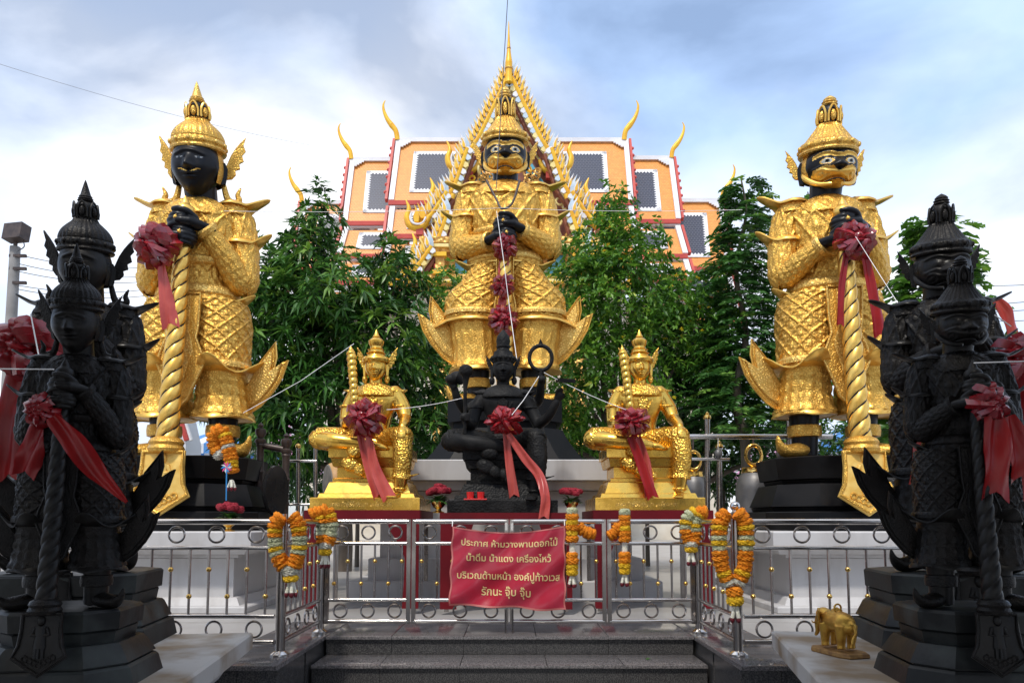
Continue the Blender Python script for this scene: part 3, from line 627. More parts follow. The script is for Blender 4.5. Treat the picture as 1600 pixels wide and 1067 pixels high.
# second fine leaved tree further right, darker
gb = [(1080, 480, 11.6, 60, 50, .9), (1110, 560, 11.4, 80, 75, 1.0), (1040, 620, 11.5, 75, 80, 1.0), (1160, 620, 11.2, 70, 80, .9), (1210, 700, 11.4, 60, 50, .8), (1100, 690, 11.6, 70, 45, .8)]
C, A = shell(gb, 38)
tree('shade_tree', 'dark leafy tree filling the gap behind the right seated statue', (3.7, 11.6, -.6), (3.7, 11.6, 1.6), .15, gb, [('mango_leaf', [whorls(C, A, 7, .15, .065, .45, .5, .36)])])
def fronds(C, D, L, npair, lw, ll, tint0, droop=.5):
    """feathery compound leaves: a curved midrib with paired leaflets"""
    N = len(C); D = unit(D); sd = unit(np.cross(D, np.tile([0, 0, 1.0], (N, 1)))); B = []; Q = []; Ls = []; T = []
    g = np.array([0, 0, -1.0]); tt = tint0+rng.normal(0, .16, N)
    for i in range(npair):
        t = (i+1)/npair; p = C+D*L[:, None]*t+g*(droop*L*t*t)[:, None]; tang = unit(D+g*(2*droop*t))
        for s in (-1, 1):
            B.append(p); Q.append(unit(sd*s+tang*.55+rng.normal(0, .12, (N, 3)))); Ls.append(ll*(1.15-.55*abs(2*t-1))*rng.uniform(.85, 1.1, N)); T.append(tt+rng.normal(0, .05, N))
    B = np.concatenate(B); Q = np.concatenate(Q); Ls = np.concatenate(Ls); return leafmesh(B, Q, Ls, np.full(len(B), lw), .25, np.concatenate(T))
def fern_tree(name, label, Y, px, top, bot, wid, m, npair, lw, ll, fl, n, base_r, tint0):
    t = thing(name, label, 'tree', (0, 0, 0), group='trees behind the statues')
    st = [at(px+8*sin(i*1.7), top+(bot-top)*i/8, Y) for i in range(9)]; st = [Vector((st[-1].x, st[-1].y, -.6))]+st[::-1]
    MB().tube(catmull(st, 3), list(np.linspace(base_r, base_r*.15, 28)), 8).build('trunk', 'bark', t)
    C = []; D = []; L = []
    for i in range(n):
        f = rng.random()**.8; py = top+(bot-top)*f; r = (wid*(.25+.75*f))*Y/F0; a = rng.uniform(0, 2*pi); c = np.array(at(px+8*sin(f*8*1.7), py, Y)); d = np.array([cos(a), sin(a)*.8, rng.uniform(.1, .8)])
        c = c+np.array([d[0], d[1], .1])*r*rng.uniform(.05, .75); C.append(c); D.append(d); L.append(fl*rng.uniform(.7, 1.15)*(.55+.45*f))
    leafobj('crown', [fronds(np.array(C), np.array(D), np.array(L), npair, lw, ll, tint0)], m, t)
fern_tree('feathery_tree', 'tall feathery tree with tiered fronds left of the demon faced giant', 10.2, 1158, 280, 700, 84, 'fern_leaf', 13, .046, .16, .66, 620, .10, .52)
fern_tree('broadleaf_tree', 'light green tree with broad paired leaves between the right giant and dark statues', 9.6, 1462, 345, 700, 150, 'broad_leaf', 6, .10, .24, .6, 520, .10, .5)
fern_tree('sapling', 'pale young tree peeping over the right giant statue shoulder', 9.8, 1262, 300, 640, 42, 'broad_leaf', 6, .08, .18, .42, 110, .07, .62)
fern_tree('feathery_tree', 'low feathery tree at the right edge behind the dark statues', 8.5, 1580, 560, 760, 60, 'fern_leaf', 12, .034, .15, .6, 160, .08, .6)

# shrubs along the back of the court
for i, (px, py, Y, rx, ry) in enumerate(((560, 735, 12.2, 75, 48), (400, 745, 12.6, 70, 40), (700, 720, 12.4, 70, 60), (880, 725, 12.2, 75, 60), (1010, 730, 12.4, 80, 55), (1130, 740, 12.6, 75, 45), (1330, 700, 12.0, 90, 70), (1480, 700, 11.0, 90, 80))):
    blobs = [(px, py, Y, rx, ry, .6), (px+rx*.5, py+10, Y, rx*.7, ry*.8, .5), (px-rx*.5, py+8, Y, rx*.7, ry*.8, .5)]
    C, A = shell(blobs, 16); b_ = at(px, py, Y)
    lab = ['green shrub behind the left seated statue', 'green shrub behind the gong frame', 'green shrub left of the central black pedestal', 'green shrub right of the central black pedestal', 'green shrub behind the right seated statue', 'green shrub behind the steel bell frame', 'green shrub behind the right giant legs', 'green shrub behind the dark statues at the right'][i]
    t = thing('shrub', lab, 'shrub', (0, 0, 0), group='shrubs behind the court')
    MB().tube([(b_.x, b_.y, -.6), (b_.x, b_.y, b_.z)], [.06, .03], 8).build('stem', 'bark', t)
    leafobj('foliage', [whorls(C, A, 8, .17, .06, .5, .6, .38)], 'fine_leaf' if i in (3, 4) else 'mango_leaf', t)

# unseen canopy added behind and above the camera to shade the foreground
cn = thing('added_shade_canopy', 'unseen metal canopy on posts, added over the camera to shade the foreground', 'canopy', (0, -3.5, -.62))
for i in range(14):
    x = -9.1+i*1.4; MB().grid([[(x-.68, -6.2, 4.86+dz), (x-.35, -6.2, 4.92+dz), (x, -6.2, 4.86+dz), (x+.35, -6.2, 4.92+dz), (x+.68, -6.2, 4.86+dz), (x+.68, 6.2, 4.86+dz), (x+.35, 6.2, 4.92+dz), (x, 6.2, 4.86+dz), (x-.35, 6.2, 4.92+dz), (x-.68, 6.2, 4.86+dz)] for dz in (0, .012)]).build('shade_sheet', 'concrete', cn, smooth=None)
for y in (-6.0, 0, 6.0):
    MB().box((0, y, 4.78), (19.6, .12, .14)).build('shade_beam', 'iron_dark', cn, smooth=None)
    for x in (-9.4, 9.4): MB().tube([(x, y, 0), (x, y, 4.7)], .06, 12).build('shade_post', 'steel_dark', cn)
# ================================================================== figures
def sweep(pts, rad, n=40, k=8, relief=None, flat=1.0):
    c = catmull(pts, k); q = len(c); rr = np.interp(np.linspace(0, len(rad)-1, q), range(len(rad)), rad); up = None; P = []
    for i in range(q):
        d = (c[min(i+1, q-1)]-c[max(i-1, 0)]).normalized()
        if up is None: up = Vector((0, -1, 0)) if abs(d.y) < .9 else Vector((0, 0, 1))
        x = up.cross(d).normalized(); up = d.cross(x).normalized()
        P.append([c[i]+(x*cos(2*pi*j/n)+up*sin(2*pi*j/n)*flat)*(rr[i]+(relief(j/n, i/(q-1)) if relief else 0)) for j in range(n)])
    return P
def ang(a, b): return (a-b+pi) % (2*pi)-pi
def flare(cx, cy, z, rx, ry, out, tip, tiplen, lift, drop=0, th=3.0, n=72, tw=.5, tips=None, curl=.5):
    """a flared metal edge standing out round a limb with pointed tips"""
    P = []
    tips = tips or [tip]
    for f, dz in ((-.04, th), (.5, th*.9), (1, th*.5), (1.02, 0), (1, -th*.4), (.5, -th*.3), (-.04, -th)):
        row = []
        for j in range(n):
            a = 2*pi*j/n; g = max(math.exp(-(ang(a, t)/tw)**2) for t in tips)
            o = out*(.75+.25*g)+tiplen*g**2.2; fz = max(0, f)
            zz = z+dz*(1 if f < 1 else 1)-drop*fz+lift*(g**1.6)*fz**2+.5*curl*math.sin(12*a)*fz
            row.append((cx+cos(a)*(rx+o*f), cy+sin(a)*(ry+o*f), zz))
        P.append(row)
    return P
def smooth01(a, b, x): t = min(1, max(0, (x-a)/(b-a))); return t*t*(3-2*t)
def head_grid(kind, hw, hd, hh, n=150, m=104):
    """a head as a shaped ball; returns points and a paint index per face (0 skin 1 gold 2 eye white 3 eye dark 4 pale gold)"""
    P = []; U = []
    for i in range(m+1):
        a = pi*min(max(i, .03), m-.03)/m; row = []; ur = []
        for j in range(n):
            b = 2*pi*j/n; nx, ny, nz = sin(a)*cos(b), sin(a)*sin(b), -cos(a)
            x, z = nx, nz; fr = max(0, -ny); f2 = smooth01(.05, .45, fr); ax = abs(x)
            wx = 1-(.30 if kind == 'human' else .10)*smooth01(.05, .95, -z)-.05*smooth01(.5, 1, z)
            bx = abs(nx)**.88*math.copysign(1, nx)
            X = bx*hw*wx; Y = ny*hd; Z = nz*hh; D = 0
            if kind == 'human':
                D += .36*math.exp(-(x/.115)**2)*(smooth01(.30, -.16, z)*smooth01(-.30, -.17, z)) + .10*math.exp(-((ax-.12)/.08)**2-((z+.17)/.06)**2)
                D += .08*math.exp(-((z-.30-.06*cos(ax*5))/.055)**2)*smooth01(.75, .5, ax)
                D -= .10*math.exp(-((ax-.36)/.22)**2-((z-.14)/.13)**2)
                D += .075*math.exp(-((ax-.36)/.17)**2-((z-.12)/.085)**2)
                D += .11*math.exp(-(x/.27)**2-((z+.37)/.05)**2)+.11*math.exp(-(x/.22)**2-((z+.49)/.05)**2)-.04*math.exp(-(x/.33)**2-((z+.43)/.02)**2)
                D += .10*math.exp(-(x/.25)**2-((z+.75)/.16)**2)+.05*math.exp(-((ax-.5)/.25)**2-((z+.15)/.25)**2)
            else:
                z = z+.11
                D += .30*math.exp(-(x/.15)**2)*(smooth01(.34, -.04, z)*smooth01(-.22, -.10, z))+.18*math.exp(-((ax-.18)/.10)**2-((z+.09)/.10)**2)
                zb = .42+.12*sin(pi*min(1, ax/.82))
                D += .12*math.exp(-((z-zb)/.085)**2)*smooth01(.95, .8, ax)
                D += .08*math.exp(-((ax-.42)/.17)**2-((z-.18)/.15)**2)
                muz = smooth01(-.86, -.72, z-.25*x*x)*smooth01(.02, -.06, z-.12*sin(pi*min(1, ax/.8))+.10+.13*(1-min(1, ax/.42)))*smooth01(.92, .80, ax)
                D += .09*muz+.06*math.exp(-((z+.36-.14*ax)/.06)**2)*smooth01(.8, .55, ax)
                zm = -.50-.60*x*x
                D += muz*(-.16*math.exp(-((z-zm)/.035)**2)*smooth01(.62, .5, ax)+.10*math.exp(-((z-zm+.11)/.05)**2)*smooth01(.5, .3, ax))
                rr = math.hypot(ax-.58, z+.42); D += muz*.045*sin(rr*38)*math.exp(-(rr/.22)**2)
            Y -= hd*D*f2
            row.append((X, Y, Z)); ur.append((x, z, fr))
        P.append(row); U.append(ur)
    def paint(i, j):
        x, z, fr = U[min(i, m)][j]; ax = abs(x)
        if fr < .18: return 0
        if kind == 'human':
            e = ((ax-.36)/.15)**2+((z-.115+.03*(ax-.36))/.036)**2
            if e < 1: return 3 if abs(ax-.35) < .05 else 5
            if abs(z+.315+.05*cos(ax*9)) < .022*(1.1-ax) and .03 < ax < .42: return 1
            if (x/.05)**2+((z-.56)/.09)**2 < 1: return 1
            return 0
        z = z+.11
        e = ((ax-.42)/.20)**2+((z-.20+.05*(ax-.42))/.105)**2
        if math.hypot(ax-.42, z-.205) < .075: return 3
        if e < .85: return 2
        if e < 1.45: return 4
        zb = .42+.12*sin(pi*min(1, ax/.82))
        if abs(z-zb) < .085 and .12 < ax < .86: return 4 if abs(abs(z-zb)-.075) < .022 else 1
        if ax < .13 and abs(z-.46) < .07: return 1
        zu = -.10+.12*sin(pi*min(1, ax/.8))-.13*(1-min(1, ax/.42)); zl = -.80+.25*x*x
        if zl < z < zu and ax < .84:
            zm = -.50-.60*x*x
            if abs(z-zm) < .026 and ax < .56: return 3
            if -.60 < z-zm < -.0 and abs(ax-.30) < .035 and abs(z-zm) < .13: return 2
            if ax < .14 and -.66 < z < -.56 and abs(ax-.07) < .055: return 4
            return 4 if (z > zu-.05 or z < zl+.04) else 1
        if zl-.13 < z < zl-.07: return 4
        return 0
    return P, paint
HEADMATS = ['black_skin', 'gold_plain', 'eye_white', 'eye_black', 'gold_pale', 'eye_grey']
flame = [(0, 0), (9, 2), (14, 8), (13, 14), (20, 17), (19, 24), (25, 28), (23, 36), (28, 42), (25, 50), (29, 62), (20, 52), (14, 44), (8, 34), (3, 22), (-2, 10)]
def hand_mesh(s):
    """hand from side s closed round a shaft of radius 11 standing on the origin; back of the hand to the front"""
    mb = MB()
    mb.tube([(s*36, 6, -4), (s*24, -2, -1), (s*12, -13, 0), (s*2, -16, 0)], [11, 11.5, 12.5, 11.5], 14, flat=.72, round_=True)
    for dz, r, L in ((9.6, 4.3, .92), (3.1, 4.6, 1.06), (-3.5, 4.4, 1.0), (-9.6, 3.7, .82)):
        mb.tube(catmull([(s*5, -17, dz), (-s*6*L, -18.5, dz*1.02), (-s*15*L, -13, dz), (-s*18*L, -3, dz), (-s*13*L, 6, dz)], 4), list(np.linspace(r*1.08, r*.75, 17)), 10, round_=True)
    mb.tube(catmull([(s*20, -8, 8), (s*12, -17, 15), (s*1, -20, 18), (-s*9, -17, 18.5)], 4), list(np.linspace(5.4, 4.0, 13)), 10, round_=True)
    me = organic(mb, 1.15, 3); me.materials.append(MATS['black_skin']); return me
HAND = {s: hand_mesh(s) for s in (-1, 1)}
def standing_parts(kind, L, wide=0.0, tips_up=1.0, tailk=1.0):
    """meshes of a standing guardian, feet at the origin, facing -y; returns list of (name, mesh, location, parent name)"""
    ux = .80+.12*wide; ar = .84+.08*wide
    hem, knee, belt, sh, chin, rim, top = [L[k] for k in ('hem', 'knee', 'belt', 'sh', 'chin', 'rim', 'top')]; hz = L['hz']
    out = []
    tilt = [False]; TM = Matrix.Translation((0, 2, chin+6)) @ Matrix.Rotation(R(L.get('tilt', 12)), 4, 'X') @ Matrix.Translation((0, -2, -chin-6))
    def put(name, mb, mats, par=None, sm=35):
        if tilt[0]: mb.v = [tuple(TM @ Vector(p)) for p in mb.v]
        o = mb.build(name, mats, None, sm); me = o.data; bpy.data.objects.remove(o); out.append((name, me, par)); return me
    GO, GP, GL, BK = 'gold_ornate', 'gold_plain', 'gold_pale', 'black_skin'
    for s in (-1, 1):
        hx, kx, kr, ax = 33-6*wide, 43+16*wide, 39+13*wide, 45+7*wide
        lat = quilt(9, 4, 2.6)
        put('thigh', MB().grid(loft([(belt-2, s*hx, 2, 41-6*wide, 46), (belt-35, s*(hx+kx)/2.05, -1, 44-2*wide, 47), (knee+42, s*(kx-3), -4, kr+2, 46+4*wide), (knee-2, s*kx, -6, kr, 44+5*wide)], 180, 120, lat)), GO, sm=70)
        put('shin_guard', MB().grid(loft([(knee+4, s*kx, -6, kr-3, 42+4*wide), (knee-28, s*(kx+ax)/2, -4, 37+9*wide, 39+6*wide), (hem+22, s*ax, -3, 39+6*wide, 41+4*wide), (hem, s*ax, -3, 45+5*wide, 47+5*wide), (hem-2, s*ax, -3, 43+5*wide, 45+5*wide)], 96, 60, lambda u, v: 2.8*max(0, sin(2*pi*u*18))*(1 if .12 < v < .72 else 0)*abs(sin(v*pi*5))+(2.4*(.5+.5*cos(2*pi*u*30)) if .78 < v < .9 else 0))), GO, sm=60)
        tipa = 0 if s > 0 else pi
        put('knee_flare', MB().grid(flare(s*kx, -6, knee, kr-1, 43+4*wide, 11, tipa, 17-2*wide, 22*tips_up, 4+4*wide, tips=[tipa, -pi/2] if wide < .5 else [tipa])), GP, sm=50)
        put('hem_flare', MB().grid(flare(s*ax, -3, hem+3, 41+5*wide, 43+5*wide, 7, -pi/2, 2, -4, 5, tips=[-pi/2, tipa])), GP, sm=50)
        put('knee_band', MB().grid(loft([(knee+14, s*kx, -6, kr+2.4, 46+5*wide), (knee+10, s*kx, -6, kr+4.4, 48+5*wide), (knee+4, s*kx, -6, kr+4.6, 48+5*wide)], 96, 8, lambda u, v: 1.3*(.5+.5*cos(2*pi*u*32)))), GL, sm=60)
        put('ankle', MB().tube([(s*ax, 0, 6), (s*ax, -1, 40), (s*ax, -1, hem+12)], [19, 20, 24], 24), BK)
        put('anklet', MB().lathe([(21.5, 34), (25, 35), (26, 43), (25, 52), (21.5, 53)], (s*ax, -1, 0), 40), GO)
        fm = MB(); fm.tube(catmull([(s*(ax-14), 12, 10), (s*ax, 2, 15), (s*(ax+20), -16, 12), (s*(ax+38), -28, 11), (s*(ax+50), -36, 20), (s*(ax+54), -38, 33)], 5), list(np.interp(np.linspace(0, 5, 26), range(6), [13, 17, 16.5, 14, 7, 1.5])), 20, flat=.72, round_=False); fm.tube([(s*ax, 2, 8), (s*ax, 0, 34)], [18, 19], 20)
        put('shoe', fm, GO)
        # fish tail plate behind the calf
        tk = tailk
        o1 = [(60, 66), (78, 68), (104, 84), (124, 106), (138, 128), (147, 155), (138, 150), (124, 141), (128, 160), (126, 184), (112, 166), (99, 150), (88, 126), (78, 112), (60, 108)]
        o1 = [(s*(x*(1+.12*wide)), hem+(z-65)*(1+.18*wide)) for x, z in o1]
        tm = MB().prism(o1, Matrix.Translation((0, 16, 0)) @ Matrix.Rotation(s*R(-10), 4, 'Z'), 7, .05); put('tail_plate', tm, GO)
        c = np.mean(np.array(o1), 0); o2 = [(c[0]+(x-c[0])*.80, c[1]+(z-c[1])*.80) for x, z in o1]
        put('tail_relief', MB().prism(o2, Matrix.Translation((0, 12.5, 0)) @ Matrix.Rotation(s*R(-10), 4, 'Z'), 7, .06), GL, 'tail_plate')
        edge = [Vector((x, 12.0, z)) for x, z in o1]; Mr = Matrix.Rotation(s*R(-10), 4, 'Z')
        put('tail_rim', MB().tube([Mr @ e for e in edge], 1.7, 6), GP, 'tail_plate')
        # arms
        shd, elb, wr = Vector((s*72*ux, 4, sh-20)), Vector((s*91*ux, -4, L.get('elb', belt+34))), Vector((s*29, -57, hz+(9 if s > 0 else -13)))
        put('upper_arm', MB().grid(sweep([shd+Vector((-s*10, 0, 8)), shd, shd.lerp(elb, .5)+Vector((s*3, 0, 0)), elb, elb+Vector((-s*3, -3, -9))], [22*ar, 28*ar, 26.5*ar, 25*ar, 17*ar], 110, 18, mix_relief(quilt(6, 3, 2.8), scales(14, 10, 2.4), .55, 1.1))), GO, sm=60)
        put('forearm', MB().grid(sweep([elb+Vector((s*2, 6, -4)), elb+Vector((-s*6, -8, -2)), elb.lerp(wr, .5)+Vector((s*2, -3, -3)), wr], [16*ar, 24.5*ar, 20.5*ar, 15*ar], 110, 18, scales(13, 10, 2.4))), GO, sm=60)
        put('cuff', MB().tube([wr-(wr-elb).normalized()*7, wr, wr+(wr-elb).normalized()*3], [17.5, 18.5, 16.5], 28), GL)
        put('epaulette', MB().grid(flare(s*66*ux, 2, sh+4, 23*ar, 25, 9, 0 if s > 0 else pi, 27, 16, 3, tw=.42)), GP, sm=50)
        put('arm_flare', MB().grid(flare(s*80*ux, 0, sh-56, 26*ar, 27*ar, 8, 0 if s > 0 else pi, 19, 20, 5, tw=.5)), GP, sm=50)
        put('epaulette_cap', MB().grid(loft([(sh-14, s*66*ux, 2, 29*ar, 31*ar), (sh+4, s*64*ux, 2, 25*ar, 28*ar), (sh+11, s*58*ux, 2, 14*ar, 18*ar)], 64, 16, lattice(8, 2, 1.2))), GO, sm=60)
    put('torso', MB().grid(loft([(belt-14, 0, 3, 68-8*wide, 48), (belt+6, 0, 3, 76*ux, 47), (belt+38, 0, 1, 58*ux, 41), (belt+76, 0, -4, 68*ux, 45), (sh-28, 0, -3, 76*ux, 44), (sh-8, 0, 0, 68*ux, 36), (sh+5, 0, 2, 42*ux, 29), (sh+12, 0, 2, 24, 24)], 210, 130, mix_relief(scales(26, 12, 3.2), quilt(9, 5, 3.4), .30, .86))), GO, sm=70)
    put('belt_flare', MB().grid(flare(0, 3, belt+2, 74*ux, 46, 9, 0, 20, 18, 6, tips=[0, pi], tw=.34, n=96)), GP, sm=50)
    put('belt', MB().grid(loft([(belt+20, 0, 2, 73*ux, 46), (belt+15, 0, 2, 77*ux, 49), (belt+7, 0, 2, 79*ux, 50), (belt+3, 0, 2, 76*ux, 47)], 110, 14, lambda u, v: 1.2*(.5+.5*cos(2*pi*u*36)))), GL, sm=60)
    col = [(sh+9, 0, 2, 26, 26), (sh+4, 0, 1, 47*ux, 35), (sh-8, 0, -1, 68*ux, 42), (sh-24, 0, -3, 66*ux, 49), (sh-26, 0, -3, 60*ux, 44)]
    put('collar', MB().grid(loft(col, 96, 26, lattice(12, 2, 2.6))), GO, sm=60)
    put('chest_strap', MB().grid(loft([(belt+64, 0, -3, 67*ux, 45), (belt+60, 0, -3, 70*ux, 48), (belt+53, 0, -2, 67*ux, 47), (belt+50, 0, -2, 62*ux, 43)], 110, 12, lambda u, v: 1.6*(.5+.5*cos(2*pi*u*28)))), GL, sm=60)
    ap = [(-26, belt-2), (26, belt-2), (24, belt-50), (21, knee+45), (30, knee+22), (34, knee+4), (27, knee-12), (19, knee-30), (12, hem+20), (0, hem+8), (-12, hem+20), (-19, knee-30), (-27, knee-12), (-34, knee+4), (-30, knee+22), (-21, knee+45), (-24, belt-50)]
    ap = [(x*(1-.42*wide), z) for x, z in ap]
    put('apron', MB().prism(ap, Matrix.Translation((0, -55, 0)), 9, .05), GO)
    put('apron_rim', MB().tube([Vector((x, -60, z)) for x, z in ap+ap[:1]], 2.0, 6), GL, 'apron')
    put('apron_panel', MB().prism([(x*.55, belt-20+(z-belt+20)*.78) for x, z in ap], Matrix.Translation((0, -59, 0)), 8, .06), GL, 'apron')
    # head, bowed a little towards the visitor
    tilt[0] = True
    hh = (rim-chin)/2*(1.22 if kind == 'human' else 1.16); hw = 37 if kind == 'human' else 40; hd = 36; zc = chin+hh; HY = 10; TM = Matrix.Translation((0, -8, 0)) @ TM
    Pg, pt = head_grid(kind, hw, hd, hh); Pg = [[(x, y-HY, z+zc) for x, y, z in r] for r in Pg]
    put('head', MB().grid(Pg, mfun=pt), HEADMATS, sm=70)
    tilt[0] = False; put('neck', MB().tube([(0, 5, sh-10), (0, 2, (sh+chin)/2+3), (0, -10, chin+24)], [27, 24, 25], 28), BK); tilt[0] = True
    for s in (-1, 1):
        put('ear', MB().prism([(-3, -20), (4, -18), (7, -4), (8, 8), (4, 17), (-3, 16), (-5, 0)], Matrix.Translation((s*(hw-1), 1, zc-6)) @ Matrix.Rotation(s*R(28), 4, 'Z') @ Matrix.Diagonal((s, 1, 1, 1)), 9, .1), BK)
        fk = 1.15 if kind == 'human' else .8
        put('ear_flame', MB().prism([(x*fk, z*fk) for x, z in flame], Matrix.Translation((s*(hw+1), 7, zc-14)) @ Matrix.Rotation(s*R(22), 4, 'Z') @ Matrix.Diagonal((s, 1, 1, 1)), 6, .08), GO)
        if kind == 'human':
            put('ear_pendant', MB().tube(catmull([(s*(hw-2), 8, zc-22), (s*(hw+4), 8, zc-44), (s*(hw+16), 8, zc-50), (s*(hw+22), 8, zc-45), (s*(hw+20), 8, zc-37), (s*(hw+25), 8, zc-26)], 5), list(np.interp(np.linspace(0, 5, 26), range(6), [4, 5.5, 6, 5, 4, 1])), 10), GO)
        else:
            put('jaw_guard', MB().tube(catmull([(s*(hw-1), 0, zc-6), (s*(hw-3), -10, zc-hh*.5), (s*(hw-15), -27, zc-hh*.84), (s*8, -40, zc-hh*.93)], 6), [3, 3.2, 3.6, 4, 4.4, 4.8, 5, 5, 4.8, 4.6, 4.4, 4, 3.8, 3.6, 3.4, 3.2, 3, 2.8, 2.5], 10), GP)
    hood = []
    for i in range(15):
        a = R(86)-R(116)*i/14; rr = cos(a); zz = sin(a); hood.append([((hw+2.5)*rr*cos(b)*1.0, (hd+3)*rr*sin(b)-1, zc+hh*1.04*zz) for b in np.linspace(R(-24), R(204), 40)])
    hm = MB(); hm.grid(hood, cu=False)
    put('hood', hm, GO, sm=70)
    rp = [(hw-2, -5), (hw+2, -5), (hw+4, -3), (hw+3, 1), (hw+5, 5), (hw+4, 10), (hw+2, 12)]
    if kind == 'human':
        dome = rp+[(hw+2.5, 14), (hw+1, 20), (hw-3, 27), (hw-10, 34), (hw-17, 40), (17.5, 44), (16, 46)]; dt = 46
    else:
        dome = rp+[(hw-3, 15), (hw-8, 21), (hw-14, 29), (hw-20, 37), (17.5, 42), (16.5, 43)]; dt = 43
    P = []
    for r, z in interp([(z, r) for r, z in dome], 44)[:, ::-1]:
        tl = 0
        P.append([((r+.8*sin(28*2*pi*j/112)*(1 if z > 12 else .4))*cos(2*pi*j/112), (r+.8*sin(28*2*pi*j/112))*sin(2*pi*j/112)-1, rim+z-.10*r*0-(.22*(r*sin(2*pi*j/112))*(1 if False else -.12))) for j in range(112)])
    put('crown', MB().grid(P), GO, sm=60)
    put('crown_rim', MB().lathe([(hw, -7), (hw+4, -6), (hw+5.5, -3.5), (hw+4, -1), (hw, 0)], (0, -1, rim), 72), GL, 'crown')
    for i in range(36):
        if i % 3 == 0: put('rim_boss', MB().sph(((hw+4)*cos(2*pi*i/36), (hw+4)*sin(2*pi*i/36)-1, rim+5.5), 4.2, 8, 6), GL, 'crown')
    db = rim+dt; dh = (top-db)*(.42 if kind == 'human' else .62)
    put('crown_drum', MB().lathe([(15, 0), (16.5, dh*.3), (16, dh*.7), (12, dh*.95), (10, dh)], (0, -1, db), 32), BK, 'crown')
    for i in range(6):
        a = -pi/2+2*pi*i/6
        Mr = Matrix.Rotation(a+pi/2, 4, 'Z')
        arch = catmull([(-7, 0, 0), (-7, 0, dh*.45), (-3.5, 0, dh*.8), (0, 0, dh*.92), (3.5, 0, dh*.8), (7, 0, dh*.45), (7, 0, 0)], 4)
        put('crown_arch', MB().tube([Mr @ Vector((p.x, -17, p.z))+Vector((0, -1, db)) for p in arch], 1.7, 6), GP, 'crown')
        put('crown_bud', MB().sph(Mr @ Vector((0, -16.5, dh*.34))+Vector((0, -1, db)), (4.6, 4.2, dh*.32), 10, 8), GO, 'crown')
    sb = db+dh; hs = top-sb
    if kind == 'human': sp_ = [(11, 0), (12.5, hs*.06), (10.5, hs*.1), (11.5, hs*.15), (9.5, hs*.2), (10, hs*.25), (7.8, hs*.32), (5, hs*.6), (2.4, hs*.85), (.4, hs)]
    else: sp_ = [(10, 0), (12.5, hs*.12), (10.5, hs*.25), (12, hs*.36), (9.5, hs*.48), (10, hs*.6), (7, hs*.78), (3, hs*.92), (.4, hs)]
    put('crown_spire', MB().lathe(sp_, (0, -1, sb), 28), GL, 'crown')
    tilt[0] = False
    # club: twisted shaft leaning on the body, knob above the hands
    b0, b1 = Vector((0, -96, 8)), Vector((0, -67, hz-22)); ax_ = (b1-b0).normalized(); Lc = (b1-b0).length; n, q = 60, 260; P = []
    ex = Vector((1, 0, 0)); ey = ax_.cross(ex)
    for i in range(q+1):
        t = i/q; r0 = 15.5-4.5*t; row = []
        for j in range(n):
            a = 2*pi*j/n; ph = 3*a-t*pi*2*14; r = r0*(.86+.17*abs(cos(ph/2))**.7)
            row.append(b0+ax_*Lc*t+(ex*cos(a)+ey*sin(a))*r)
        P.append(row)
    put('club', MB().grid(P, mfun=lambda i, j: 1 if abs(cos((3*2*pi*(j+.5)/n-(i+.5)/q*pi*2*14)/2)) < .22 else 0), [GP, BK], sm=75)
    put('club_foot', MB().lathe([(14, 0), (23, 2), (25, 7), (22, 12), (24, 16), (21, 21), (15, 24)], (0, -97, 0), 36), GO, 'club')
    g0 = Vector((0, -62, hz+21))
    put('club_grip', MB().tube([b1, b1.lerp(g0, .5), g0], [10, 10, 11], 20), GP, 'club')
    put('club_knob', MB().lathe([(11, 0), (13, 3), (11, 5), (14, 9), (15, 13), (13, 19), (8, 23), (7, 25), (5.5, 29), (2, 35), (.3, 38)], g0, 28), GP, 'club')
    # plaque in front of the pedestal
    pl = [(-30, 4), (30, 4), (30, -20), (33, -45), (41, -62), (0, -90), (-41, -62), (-33, -45), (-30, -20)]
    Mp = Matrix.Translation((0, -104, 0)) @ Matrix.Rotation(R(-7), 4, 'X')
    put('plaque', MB().prism(pl, Mp, 5, .03), 'gold_leaf')
    put('plaque_rim', MB().tube([Mp @ Vector((x*.93, -3, -28+(z+28)*.93)) for x, z in pl+pl[:1]], 2.6, 8), GO, 'plaque')
    fg = MB(); fg.sph(Mp @ Vector((0, -4, -8)), (6, 5, 8), 12, 8); fg.tube([Mp @ Vector((0, -3, -16)), Mp @ Vector((0, -3, -30)), Mp @ Vector((0, -3, -48))], [9, 8, 10], 14, flat=.6)
    for s in (-1, 1):
        fg.tube([Mp @ Vector((s*8, -3, -18)), Mp @ Vector((s*12, -3, -28)), Mp @ Vector((s*2, -5, -30))], [3.5, 3.2, 2.5], 8); fg.tube([Mp @ Vector((s*4, -3, -46)), Mp @ Vector((s*5, -3, -62))], [4.5, 3.5], 8)
    fg.tube([Mp @ Vector((0, -6, -22)), Mp @ Vector((0, -6, -62))], 2, 8)
    put('plaque_figure', fg, 'gold_leaf', 'plaque')
    for i in range(7):
        put('plaque_scroll', MB().torus(Mp @ Vector((-20+i*6.7, -3, -62-10*(1-abs(i-3)/3))), 4, 1.6, 12, 6), GO, 'plaque')
    # hands on the grip
    for s, z in ((1, hz+11), (-1, hz-11)):
        out.append(('hand', HAND[s], None, Vector((0, -64.5, z))))
        put('finger_ring', MB().torus((-s*3, -64.5-18.5, z+3.3), 5.6, 1.3, 14, 6, M=Matrix.Rotation(pi/2, 3, 'Z')), GL)
        put('ring_stone', MB().sph((-s*3, -64.5-24, z+3.3), 3.2, 10, 7), GP)
    return out
